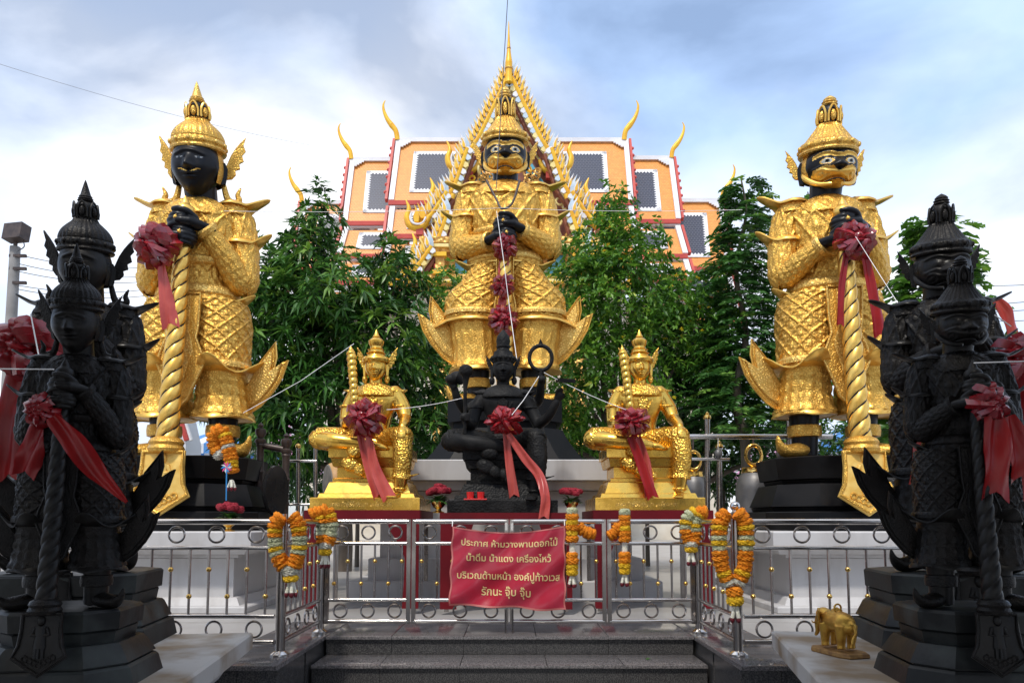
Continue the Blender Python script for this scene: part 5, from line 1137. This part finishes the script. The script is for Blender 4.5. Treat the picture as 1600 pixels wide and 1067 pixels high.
# ================================================================== banner
YB = 4.945
bt = thing('banner', 'red cloth banner with yellow Thai writing tied to the gate', 'banner', at(794, 886, YB)); bc = at(794, 886, YB)
TL, TR, BR, BL = [at(x, y, YB)-bc for x, y in ((707, 822), (882, 821), (884, 953), (703, 944))]
def bfun(u, v):
    p = TL.lerp(TR, u).lerp(BL.lerp(BR, u), v)
    sag = .055*(1-v)**3*sin(pi*u)
    wz = -.024*sin(u*pi*3+v*2.4)*(.25+.75*v)-.020*sin(u*9-v*6)*v-.014*sin((u+v)*15)*(.35+v*.6)-.008*sin(u*31+v*9)*(1-v)**2+.012*math.exp(-((u-.5-.1*v)/.05)**2)-.03*math.exp(-((u-.02-.15*(v-.6))/.12)**2)*v
    return p+Vector((.006*sin(v*19)*math.exp(-(min(u, 1-u)/.06)**2), -.02+wz-.02*v, -sag+.008*sin(u*14)*v**4))
def sheet(u0, u1, v0, v1, nu, nv, off): return [[bfun(u0+(u1-u0)*i/nu, v0+(v1-v0)*j/nv)+Vector((0, off, 0)) for i in range(nu+1)] for j in range(nv+1)]
mb = MB(); mb.grid(sheet(0, 1, 0, 1, 90, 70, 0), cu=False); mb.grid(sheet(0, 1, 0, 1, 90, 70, .003), cu=False); mb.build('cloth', 'banner_red', bt, 80)
for a in ((0, 1, 0, .018), (0, 1, .978, 1), (0, .014, .02, .976), (.986, 1, .02, .976)):
    MB().grid(sheet(*a, 60 if a[1]-a[0] > .5 else 2, 60 if a[3]-a[2] > .5 else 2, -.0025), cu=False).build('hem', 'banner_hem', bt, 80)
def text_verts(s, size=1.0):
    cu = bpy.data.curves.new('t', 'FONT'); cu.body = s; cu.size = size; cu.align_x = 'CENTER'; cu.resolution_u = 3; cu.offset = .012*size
    o = ob('t', cu); dg = bpy.context.evaluated_depsgraph_get(); me = bpy.data.meshes.new_from_object(o.evaluated_get(dg)); bpy.data.objects.remove(o)
    return me
LINES = [('ประกาศ ห้ามวางพานดอกไม้', .085, .935, .225), ('น้ำดื่ม น้ำแดง เครื่องไหว้', .135, .875, .425), ('บริเวณด้านหน้า องค์ปู่ท้าวเวส', .06, .955, .655), ('รักนะ จุ๊บ จุ๊บ', .27, .695, .855)]
W_, H_ = (TR-TL).length, (BL-TL).length
for s_, ua, ub, vb in LINES:
    me = text_verts(s_); bm = bmesh.new(); bm.from_mesh(me); bmesh.ops.triangulate(bm, faces=bm.faces)
    bmesh.ops.subdivide_edges(bm, edges=[e for e in bm.edges if e.calc_length() > .12], cuts=1); bmesh.ops.triangulate(bm, faces=bm.faces)
    xs = [v.co.x for v in bm.verts]; x0, x1 = min(xs), max(xs); k = (ub-ua)*W_/(x1-x0)
    for v in bm.verts:
        u = ua+(v.co.x-x0)/(x1-x0)*(ub-ua); vv = vb-v.co.y*min(k, .098)*1.05/H_; v.co = bfun(u, vv)+Vector((0, -.0035, 0))
    bm.to_mesh(me); bm.free(); me.materials.clear(); me.materials.append(MATS['banner_text']); me.update(); tag(ob('lettering', me, bt), kind='stuff')
for u in (0.0, 1.0):
    p = bfun(u, 0); MB().tube([p, p+Vector((0, .02, .03)), p+Vector((0, .05, .05))], .004, 6).build('tie_string', 'cord_white', bt)
# engraved line on the gold bases
for t in (s1, s2):
    me = text_verts('เทพเจ้าผู้ให้เงินมา นะโชคลาภ', 10); xs = [v.co.x for v in me.vertices]; k = 92/(max(xs)-min(xs))
    for v in me.vertices: x, y = v.co.x, v.co.y; v.co = (x*k+y*.2-6, -76.15, 6+y*k*1.0)
    me.materials.clear(); me.materials.append(MATS['gold_pale']); ob('engraving', me, t)

# ================================================================== garlands
def bloom(seed, lump):
    rg = np.random.default_rng(seed); mb = MB(); n, m = 40, 15; P = []
    for i in range(m+1):
        a = pi*min(max(i, .05), m-.05)/m; sa = sin(a)**.55; P.append([np.array((sa*cos(2*pi*j/n), sa*sin(2*pi*j/n), -math.copysign(abs(cos(a))**.8, cos(a))*.72))*(1+rg.uniform(-lump, lump)*.7+lump*.8*sin(8*2*pi*j/n+i*2.4)) for j in range(n)])
    mb.grid(P); o = mb.build('b', 'flower_orange', None, 80); me = o.data; bpy.data.objects.remove(o); return me
BLOOM = [bloom(i, .16) for i in range(3)]; BUD = bloom(9, .05)
FM = {'o': 'flower_orange', 'y': 'flower_yellow', 'l': 'flower_lime', 'w': 'flower_white', 'm': 'flower_maroon'}
def strand(t, c0, pts, seq, r):
    """pts 3-D path; seq one letter per bloom from the top"""
    c = catmull(pts, 10); ln = np.cumsum([0]+[(c[i+1]-c[i]).length for i in range(len(c)-1)]); n = len(seq)
    for i, ch in enumerate(seq):
        d = ln[-1]*(i+.5)/n; k = min(int(np.searchsorted(ln, d)), len(c)-1); k = max(k, 1); f = (d-ln[k-1])/max(1e-6, ln[k]-ln[k-1]); p = c[k-1].lerp(c[k], f); dr = (c[k]-c[k-1]).normalized()
        o = ob('flower_ring', BLOOM[i % 3], t); q = dr.to_track_quat('Z', 'Y').to_matrix().to_4x4(); s = r*random.uniform(.92, 1.08)*(1 if ch in 'oy' else .95); hz_ = ln[-1]/n*.62/.72
        o.matrix_local = Matrix.Translation(p-c0) @ q @ Matrix.Rotation(random.uniform(0, 6), 4, 'Z') @ Matrix.Diagonal((s, s, hz_, 1)); o.material_slots[0].link = 'OBJECT'; o.material_slots[0].material = MATS[FM[ch]]
def tassel(t, c0, p, L, r):
    for k in range(4):
        a = k*pi/2+.4; mb = MB(); q = [p-c0+Vector((cos(a)*r*.45*(.3+f), sin(a)*r*.45*(.3+f), -L*f)) for f in np.linspace(0, 1, 7)]; mb.tube(q, [r*.24]*7, 8); mb.build('tassel', 'flower_white', t)
        MB().sph(q[-1]+Vector((0, 0, -r*.25)), (r*.3, r*.3, r*.42), 8, 6).build('tassel_bud', 'flower_maroon', t)
def loop_garland(label, Y, left, right, join, seqs, seqj, rpx, tas, yo=0.0):
    c0 = at(*left[0], Y); t = thing('flower_garland', label, 'garland', c0, group='marigold garlands on the railing'); r = rpx*Y/F0
    strand(t, c0, [at(x, y, Y-.05) for x, y in left], seqs, r); strand(t, c0, [at(x, y, Y-.05) for x, y in right], seqs, r)
    strand(t, c0, [at(x, y, Y-.06) for x, y in join], seqj, r); tassel(t, c0, at(*join[-1], Y-.06), tas*Y/F0, r)
    return t
loop_garland('orange and lime marigold garland hung over the left near post', 4.15, [(440, 806), (431, 820), (430, 850), (436, 872), (450, 892)], [(456, 806), (466, 820), (468, 850), (464, 872), (456, 892)], [(453, 890), (455, 908)], 'oooyollylooow', 'wy', 11.3, 17)
loop_garland('long orange marigold garland hung over the right near post', 4.15, [(1136, 800), (1125, 816), (1124, 850), (1128, 885), (1140, 914)], [(1152, 800), (1164, 816), (1166, 850), (1163, 885), (1152, 914)], [(1147, 918), (1149, 944)], 'oooyolylooooyow', 'oy', 11.3, 20)
loop_garland('marigold garland bunched on the left rear gate post', 4.97, [(486, 804), (497, 800), (503, 812), (503, 835), (505, 848)], [(498, 801), (512, 798), (518, 815), (517, 835), (511, 850)], [(509, 848), (508, 866)], 'oooyollloo', 'wy', 9.6, 15)
loop_garland('lime topped marigold garland on the right rear gate post', 4.97, [(1100, 804), (1085, 800), (1073, 812), (1072, 832), (1078, 846)], [(1104, 800), (1092, 802), (1086, 818), (1086, 838), (1082, 848)], [(1080, 846), (1080, 862)], 'ooyllylooo', 'wy', 9.6, 15)
def hang_garland(label, Y, px, y0, seq, y1, rpx, swag):
    c0 = at(px, y0, Y); t = thing('flower_garland', label, 'garland', c0, group='marigold garlands on the railing'); r = rpx*Y/F0; n = len(seq)
    ys = np.linspace(y0, y1, n+1)
    for i, ch in enumerate(seq):
        if ch == '|':
            MB().tube([at(px, ys[i], Y)-c0, at(px, ys[i+1], Y)-c0], r*.5, 8).build('jasmine_cord', 'flower_white', t)
        else: strand(t, c0, [at(px, ys[i], Y), at(px, ys[i+1], Y)], ch, r)
    tassel(t, c0, at(px, y1, Y), 14*Y/F0, r)
    if swag: strand(t, c0, [at(x, y, Y+.02) for x, y in swag], 'ooooo', r*.95)
hang_garland('marigold strand hanging from the gate just right of the banner', 4.95, 894, 794, 'loyoyo||ooyy', 898, 9, [(903, 822), (912, 830), (930, 835)])
hang_garland('marigold strand hanging from the right hand gate leaf', 4.95, 976, 796, 'looyoo||ooyy', 896, 9, [(968, 820), (960, 832), (951, 838)])
c0 = at(352, 675, 6.32); t = thing('flower_garland', 'marigold garland with pinwheel hanging beside the left giant foot', 'garland', c0)
strand(t, c0, [at(x, y, 6.32) for x, y in ((333, 690), (336, 676), (348, 674), (354, 690), (360, 712), (364, 738))], 'oooooyoowoooyyo', 10*6.32/F0)
strand(t, c0, [at(x, y, 6.34) for x, y in ((333, 690), (338, 702), (346, 714))], 'oow', 10*6.32/F0); tassel(t, c0, at(362, 750, 6.30), .08, .06)
pw = thing('pinwheel', 'small toy pinwheel with blue stick beside the left giant pedestal', 'pinwheel', at(354, 730, 6.25)); c0 = at(354, 730, 6.25)
for k in range(10):
    a = 2*pi*k/10; M = Matrix.Rotation(a, 4, 'Y'); MB().prism([(0, 0), (.022, .035), (.006, .066)], M, .003).build('vane', ['plastic_pink', 'plastic_blue', 'canvas_white'][k % 3], pw, smooth=None)
MB().tube([(0, .004, 0), (.006, .004, -.36)], .007, 8).build('stick', 'plastic_blue', pw)

# ================================================================== flowers, cups, elephant
def flower_pot(label, px, py, Y, z, s=1.0, n=11):
    c = at(px, py, Y); c.z = z; t = thing('flower_pot', label, 'flower pot', c, scale=s, group='red flower pots')
    MB().lathe([(.06, 0), (.065, .008), (.03, .025), (.028, .04), (.055, .065), (.075, .095), (.078, .12), (.07, .122)], n=24).build('bowl', 'brass', t)
    for k in range(n):
        a = 2.4*k; r = .028*math.sqrt(k); p = Vector((r*cos(a)*1.25, r*sin(a)*.9, .26-.35*r+random.uniform(-.015, .02)))
        o = ob('rose', BLOOM[k % 3], t, p, random.uniform(.036, .05)); o.material_slots[0].link = 'OBJECT'; o.material_slots[0].material = MATS['rose_red']
    for k in range(46):
        a = random.uniform(0, 2*pi); b = random.uniform(-.2, .8); d = Vector((cos(a), sin(a)*.8, b)).normalized(); L = random.uniform(.09, .17); p = Vector((0, 0, .13)); sd = d.cross(Vector((0, 0, 1))).normalized()*.022
        q = [p, p+d*L*.6+sd, p+d*L*.6-Vector((0, 0, .006)), p+d*L*.6-sd, p+d*L-Vector((0, 0, .03))]
        MB().add(q, [(0, 1, 2), (0, 2, 3), (2, 1, 4), (2, 4, 3)]).build('leaf', 'leaf_small', t)
flower_pot('brass bowl of red roses left of the dark seated statue', 685, 795, 6.15, ZT-.012, 1.0)
flower_pot('brass bowl of red roses right of the dark seated statue', 893, 795, 6.15, ZT-.012, .95)
flower_pot('brass bowl of red roses on the left white plinth', 357, 832, 6.12, .843, 1.05)
tr = thing('cup_tray', 'red tray with two red cups at the foot of the dark statue', 'tray', at(743, 775, 6.08)); tr.location.z = ZT-.010+19/143
MB().box((0, 0, .008), (.24, .10, .014)).build('tray', 'glass_red', tr, smooth=30)
for x in (-.055, .055): MB().lathe([(.034, .016), (.041, .085), (.037, .085), (.031, .02)], (x, 0, 0), 20).build('cup', 'glass_red', tr)
em = MB(); T = em.tube
T(catmull([(-.085, 0, .125), (-.05, 0, .138), (.0, 0, .142), (.05, 0, .145), (.085, 0, .150)], 4), list(np.interp(np.linspace(0, 4, 17), range(5), [.038, .056, .058, .054, .040])), 20, round_=True)
T(catmull([(.08, 0, .155), (.115, 0, .165), (.14, 0, .16)], 4), [.036, .038, .04, .041, .041, .04, .037, .032, .024], 18, round_=True)
T(catmull([(.145, 0, .155), (.165, 0, .12), (.168, 0, .075), (.185, 0, .05)], 4), list(np.linspace(.022, .008, 13)), 12, round_=True)
for x, y in ((-.062, .03), (-.055, -.032), (.062, .03), (.07, -.03)): T(catmull([(x, y, .13), (x, y*1.1, .08), (x+.004, y*1.05, .035), (x+.002, y*1.05, .012)], 4), list(np.interp(np.linspace(0, 3, 13), range(4), [.034, .026, .020, .022])), 14)
ME = organic(em, .0042, 3); ME.materials.append(MATS['elephant_gold'])
pe = at(1311, 1014, 3.1); el = thing('elephant_figure', 'small gold elephant figurine standing on the right front plinth', 'figurine', (pe.x, pe.y, .251), rz=R(104), scale=1.02)
ob('body', ME, el, (0, 0, .022))
for s in (-1, 1):
    MB().prism([(0, .03), (-.03, .045), (-.058, .03), (-.055, -.01), (-.04, -.04), (-.015, -.03), (0, -.01)], Matrix.Translation((.105, s*.04, .185)) @ Matrix.Rotation(s*R(-35), 4, 'Z'), .010, .1).build('ear', 'elephant_gold', el)
    MB().tube(catmull([(.14, s*.02, .155), (.165, s*.026, .14), (.18, s*.028, .15)], 4), list(np.linspace(.006, .002, 9)), 8).build('tusk', 'elephant_gold', el)
MB().tube(catmull([(-.118, 0, .155), (-.135, .004, .125), (-.128, .016, .095), (-.134, .026, .072)], 5), list(np.linspace(.007, .004, 16)), 8).build('tail', 'elephant_gold', el)
MB().torus((.0, 0, .235), .020, .005, 18, 8, M=Matrix.Rotation(R(90), 3, 'Z')).build('back_ring', 'elephant_gold', el)
MB().box((.0, 0, .208), (.05, .04, .012)).build('saddle', 'elephant_gold', el, smooth=30)
MB().grid([[(x*k+.0, y*k, z) for x, y in ((-.15, -.06), (-.10, -.085), (.10, -.08), (.15, -.055), (.155, .05), (.11, .082), (-.10, .08), (-.15, .055))] for k, z in ((1.0, 0), (1.03, .006), (1.0, .02), (.94, .0245))]).build('base', 'elephant_base', el, smooth=30)

# ================================================================== bells, gongs and frames behind
def turned_post(name, t, x, y, z0, z1, r, m):
    pr = [(r, 0), (r*1.2, .02), (r*.9, .06)]; h = z1-z0
    for k in range(5): z = .1+(h-.4)*k/4; pr += [(r*.85, z), (r*1.1, z+.03), (r*.85, z+.06)]
    pr += [(r*.85, h-.26), (r*1.3, h-.23), (r*1.3, h-.2), (r*.7, h-.18), (r*1.35, h-.12), (r*1.2, h-.07), (r*.4, h-.05), (r*.7, h-.02), (.001, h+.02)]
    return MB().lathe(pr, (x, y, z0), 18).build(name, m, t)
def bell(label, px, y0, y1, Y, wpx, group='bronze bells behind the terrace'):
    c = at(px, y1, Y); k = Y/F0; t = thing('temple_bell', label, 'bell', c, group=group); h = (y1-y0)*k; r = wpx*k/2
    MB().lathe([(r*1.02, 0), (r*1.04, h*.04), (r*.98, h*.1), (r*.95, h*.5), (r*.88, h*.72), (r*.7, h*.82), (r*.62, h*.86), (0.001, h*.87)], n=40).build('bell_body', 'bell_grey', t)
    MB().lathe([(r*.62, h*.85), (r*.66, h*.88), (r*.62, h*.93), (r*.64, h*.97), (.001, h)], n=32).build('gold_band', 'brass', t)
    MB().torus((0, 0, h*1.22), h*.2, h*.045, 24, 10, sx=.8).build('hanging_loop', 'brass', t)
    MB().tube([(0, 0, h*1.4), (0, 0, h*1.75)], h*.02, 8).build('chain', 'iron_dark', t)
bell('grey bell with gold band left of the right giant pedestal', 1180, 728, 806, 8.0, 60)
bell('grey bell partly behind the right gold seated statue', 1085, 735, 806, 8.6, 46)
bell('grey bell at the left beside the giant pedestal', 381, 745, 806, 8.2, 50)
fr = thing('bell_frame', 'steel pipe bell frame behind the right terrace', 'frame', at(1105, 806, 7.9)); c0 = at(1105, 806, 7.9); k = 7.9/F0
for x, yt in ((1105, 655), (1124, 700), (1233, 650)):
    p = at(x, 900, 7.9)-c0; q = at(x, yt, 7.9)-c0; MB().tube([p, q], 4.6*k, 14).build('post', 'steel_dark', fr); MB().lathe([(5*k, 0), (6.5*k, .02), (6*k, .05), (3*k, .07), (3.4*k, .085), (.001, .11)], q, 16).build('finial', 'brass', fr)
for y, xa, xb, r in ((682, 1072, 1300, 4.2), (717, 1072, 1140, 2.5)): MB().tube([at(xa, y, 7.86)-c0, at(xb, y, 7.86)-c0], r*k, 14).build('rail', 'steel', fr)
for x in (1122, 1219): MB().tube([at(x, 684, 7.84)-c0, at(x, 702, 7.84)-c0], .004, 6).build('cord', 'cord_white', fr); MB().sph(at(x, 709, 7.84)-c0, (6*k, 6*k, 8*k), 12, 8).build('clapper', 'bell_grey', fr)
lf = thing('gong_frame', 'dark turned frame with a black gong at the left behind the railing', 'frame', at(422, 806, 7.2)); c0 = at(422, 806, 7.2); k = 7.2/F0
for x, yt in ((402, 662), (443, 678)):
    b = at(x, 880, 7.2)-c0; q = at(x, yt, 7.2)-c0; turned_post('turned_post', lf, b.x, b.y, b.z, q.z, 6.5*k, 'iron_dark')
MB().tube([at(402, 694, 7.2)-c0, at(443, 702, 7.2)-c0], [5*k, 5.5*k], 12).build('cross_beam', 'iron_dark', lf)
MB().lathe([(.001, -.02), (.08, -.03), (.12, 0), (.29, .03), (.31, .06), (.30, .10), (.28, .10)], (0, 0, 0), 40).build('gong', 'gong_black', lf, loc=at(424, 766, 7.05)-c0, rot=(R(90), 0, R(62)), scale=(.62, 1, 1))
sf = thing('steel_frame', 'thin steel frame with white rail between gong and left seated statue', 'frame', at(466, 806, 7.4)); c0 = at(466, 806, 7.4); k = 7.4/F0
for x, yt in ((466, 700), (493, 694)):
    MB().tube([at(x, 890, 7.4)-c0, at(x, yt, 7.4)-c0], 3.0*k, 12).build('post', 'steel_dark', sf); MB().sph(at(x, yt-3, 7.4)-c0, 4.5*k, 12, 8).build('ball', 'brass', sf)
for y in (720, 788): MB().tube([at(448, y, 7.38)-c0, at(495, y, 7.38)-c0], 2.2*k, 10).build('rail', 'steel', sf)
dr = thing('drum', 'pale wooden drum with dark skin behind the left seated statue', 'drum', at(508, 806, 7.25)); c0 = at(508, 806, 7.25)
MB().lathe([(.25, 0), (.27, .03), (.28, .07), (.27, .11), (.25, .14)], n=36).build('drum_shell', 'wood_pale', dr, loc=at(512, 757, 7.25)-c0, rot=(R(88), 0, R(118)))
MB().lathe([(.001, -.006), (.245, -.006), (.255, .004)], n=36).build('drum_head', 'drum_skin', dr, loc=at(512, 757, 7.25)-c0, rot=(R(88), 0, R(118)))
MB().tube([at(503, 800, 7.25)-c0, at(503, 880, 7.25)-c0], .03, 10).build('stand', 'iron_dark', dr)
# ================================================================== background stalls, pole and wires
def tent(label, px0, px1, ytop, yeave, ybot, Y, cols):
    a, b = at(px0, yeave, Y), at(px1, yeave, Y); apex = at((px0+px1)/2, ytop, Y+1.2); c = Vector(((a.x+b.x)/2, apex.y, 0)); t = thing('market_tent', label, 'tent', c, group='market tents in the background'); hx = (b.x-a.x)/2; hy = 1.2; n = 6
    ring = []
    for (x0, y0, x1, y1) in ((-hx, -hy, hx, -hy), (hx, -hy, hx, hy), (hx, hy, -hx, hy), (-hx, hy, -hx, -hy)):
        for i in range(n): ring.append((x0+(x1-x0)*i/n, y0+(y1-y0)*i/n))
    ap = Vector((0, 0, apex.z)); N = len(ring)
    for i in range(N):
        p, q = ring[i], ring[(i+1) % N]; z = a.z; P_ = Vector((*p, z)); Q_ = Vector((*q, z)); m1 = (P_+ap)/2-Vector((0, 0, .12)); m2 = (Q_+ap)/2-Vector((0, 0, .12))
        MB().add([P_, Q_, m2, ap, m1, Vector((*p, z-.25)), Vector((*q, z-.25))], [(0, 1, 2, 4), (4, 2, 3), (5, 6, 1, 0)]).build('canvas_panel', cols[i % len(cols)], t, smooth=None)
    for x in (-hx, hx):
        for y in (-hy, hy): MB().tube([(x, y, -.6), (x, y, a.z)], .03, 8).build('tent_pole', 'steel_dark', t)
tent('blue and white striped market tent behind the left giant statue', 268, 392, 648, 690, 800, 14.0, ['canvas_blue', 'canvas_white'])
tent('pink market tent beside the striped one at the left', 380, 470, 655, 720, 800, 15.5, ['canvas_pink', 'canvas_pink', 'canvas_white'])
tent('pink market tent left of the right giant pedestal', 1185, 1300, 668, 735, 800, 14.0, ['canvas_pink', 'canvas_white', 'canvas_pink'])
tent('blue market tent behind the right giant feet', 1290, 1440, 660, 690, 800, 15.0, ['canvas_blue', 'canvas_blue', 'canvas_white'])
tent('blue tent at the far right edge', 1560, 1760, 610, 640, 800, 12.0, ['canvas_blue'])
sh = thing('small_shrine', 'small white shrine with red gable trim seen between the left giant legs', 'shrine', at(270, 800, 12.5)); c0 = at(270, 800, 12.5); k = 12.5/F0
MB().prism([(-17*k, 0), (17*k, 0), (17*k, 110*k), (0, 178*k), (-17*k, 110*k)], Matrix.Translation((0, .4, 0)), .8, .02).build('wall', 'canvas_white', sh)
for s in (-1, 1):
    MB().tube([(0, -.06, 172*k), (s*20*k, -.06, 112*k)], 4.5*k, 8).build('gable_trim', 'temple_red', sh); MB().tube([(0, -.02, 182*k), (s*25*k, -.02, 112*k)], 3.5*k, 8).build('gable_edge', 'temple_white', sh)
pl = thing('utility_pole', 'concrete utility pole with a square floodlight at the left edge', 'pole', (at(22, 420, 12).x, 12*KY, -.6)); c0 = Vector(pl.location); k = 12/F0
MB().tube([(0, 0, 0), (0, 0, at(22, 386, 12).z-c0.z)], [.14, .10], 12).build('pole_shaft', 'concrete', pl)
MB().box(at(26, 364, 11.9)-c0, (34*k, .25, 26*k), rz=R(-12), rx=R(-8)).build('floodlight', 'iron_dark', pl, smooth=30)
MB().tube([at(24, 384, 11.95)-c0, at(25, 374, 11.95)-c0], .04, 8).build('bracket', 'iron_dark', pl)
for y in (400, 420, 442): MB().box(at(28, y, 11.95)-c0, (.35, .06, .06)).build('cross_arm', 'iron_dark', pl, smooth=None)
MB().tube(catmull([at(34, 372, 11.9)-c0, at(38, 385, 11.9)-c0, at(28, 392, 11.9)-c0], 4), .012, 6).build('lamp_cable', 'cable_grey', pl)
def wire(label, pts, r, m, name='cable', cat='cable', group=None, sag=0.0):
    P = [at(*p) for p in pts]; c = P[0]
    Q = []
    for i in range(len(P)-1):
        for j in range(12): t = j/12; Q.append(P[i].lerp(P[i+1], t)-Vector((0, 0, sag*4*t*(1-t)))-c)
    Q.append(P[-1]-c); o = MB().tube(Q, r, 6).build(name, m, None, 60, loc=c); return tag(o, label, cat, group)
G = 'overhead cables'
wire('thin overhead cable falling across the sky from the upper left', [(-40, 88, 20), (490, 228, 34)], .009, 'cable_pale', group=G, sag=.3)
for i, (ya, yb) in enumerate(((398, 418), (412, 432), (424, 440), (446, 452), (452, 462))):
    wire('thin overhead cable between pole and left giant, '+['highest', 'second from top', 'middle', 'second from bottom', 'lowest'][i], [(28, ya, 12), (230, yb, 14)], .008, 'cable_grey', group=G, sag=.12)
for i, (ya, yb) in enumerate(((445, 440), (476, 464), (487, 478), (500, 496))):
    wire('overhead cable at the right edge, '+['highest', 'second', 'third', 'lowest'][i]+' of four', [(1500, ya, 12), (1660, yb, 12)], .008, 'cable_grey', group=G, sag=.05)
wire('steel stay running up from the central statue crown out of the picture', [(775, 300, 8.05), (795, -30, 7.9)], .006, 'cable_grey')
CG = 'white sacred threads'
wire('white thread from the left seated club tip down to the railing', [(553, 537, 6.25), (470, 595, 6.0), (380, 645, 5.8)], .0038, 'cord_white', 'sacred_thread', 'thread', CG)
wire('white thread from the left seated statue rosette to the dark statue mace', [(604, 640, 6.0), (722, 622, 6.05)], .0038, 'cord_white', 'sacred_thread', 'thread', CG, .02)
wire('white thread from the dark statue disc hand to the right seated rosette', [(850, 582, 6.25), (978, 640, 6.0)], .0038, 'cord_white', 'sacred_thread', 'thread', CG, .02)
wire('white thread across the chest of the dark seated statue', [(842, 588, 6.2), (818, 625, 6.1), (800, 648, 5.9)], .0038, 'cord_white', 'sacred_thread', 'thread', CG)
wire('white thread falling from the central statue hands past the rosettes', [(776, 330, 7.85), (786, 400, 7.5), (796, 480, 7.3), (808, 565, 6.6)], .0045, 'cord_white', 'sacred_thread', 'thread', CG)
wire('long white thread crossing the central statue chest level', [(350, 330, 6.6), (785, 325, 7.75), (1160, 328, 6.8)], .003, 'cord_white', 'sacred_thread', 'thread', CG, .03)
wire('white thread slanting from the right giant rosette to the dark statue', [(1337, 370, 6.1), (1375, 430, 5.0), (1412, 488, 3.8)], .003, 'cord_white', 'sacred_thread', 'thread', CG)
wire('white thread entering from the left edge at the dark statue hands', [(-30, 576, 2.5), (84, 577, 2.38)], .0028, 'cord_white', 'sacred_thread', 'thread', CG)
wire('short white thread over the larger left dark statue club', [(48, 491, 2.95), (63, 568, 2.7)], .0032, 'cord_white', 'sacred_thread', 'thread', CG)
wire('white thread leaving the right dark statue hands to the right edge', [(1522, 567, 2.38), (1640, 563, 2.5)], .0028, 'cord_white', 'sacred_thread', 'thread', CG)
wire('white thread round the larger right dark statue club knob', [(1520, 490, 2.95), (1545, 486, 2.9), (1580, 510, 2.9)], .003, 'cord_white', 'sacred_thread', 'thread', CG)
ch = [(760, 282, 7.95), (776, 312, 7.85), (784, 326, 7.8), (800, 318, 7.82), (812, 282, 7.95)]
tag(MB().tube(catmull([at(*p)-at(*ch[0]) for p in ch], 6), .017, 8).build('chain_necklace', 'iron_dark', None, 60, loc=at(*ch[0])), 'dark chain hanging round the neck of the central gold statue', 'chain')
lf = tag(MB().add([(0, 0, 0), (.03, .012, .008), (.035, .03, .002), (.01, .035, .01), (-.012, .02, .004)], [(0, 1, 2, 3, 4)]).build('fallen_leaf', 'leaf_small', None, loc=(at(1013, 1019, 4.62).x, 4.66*KY, -.146)), 'small green fallen leaf on the granite step', 'leaf')
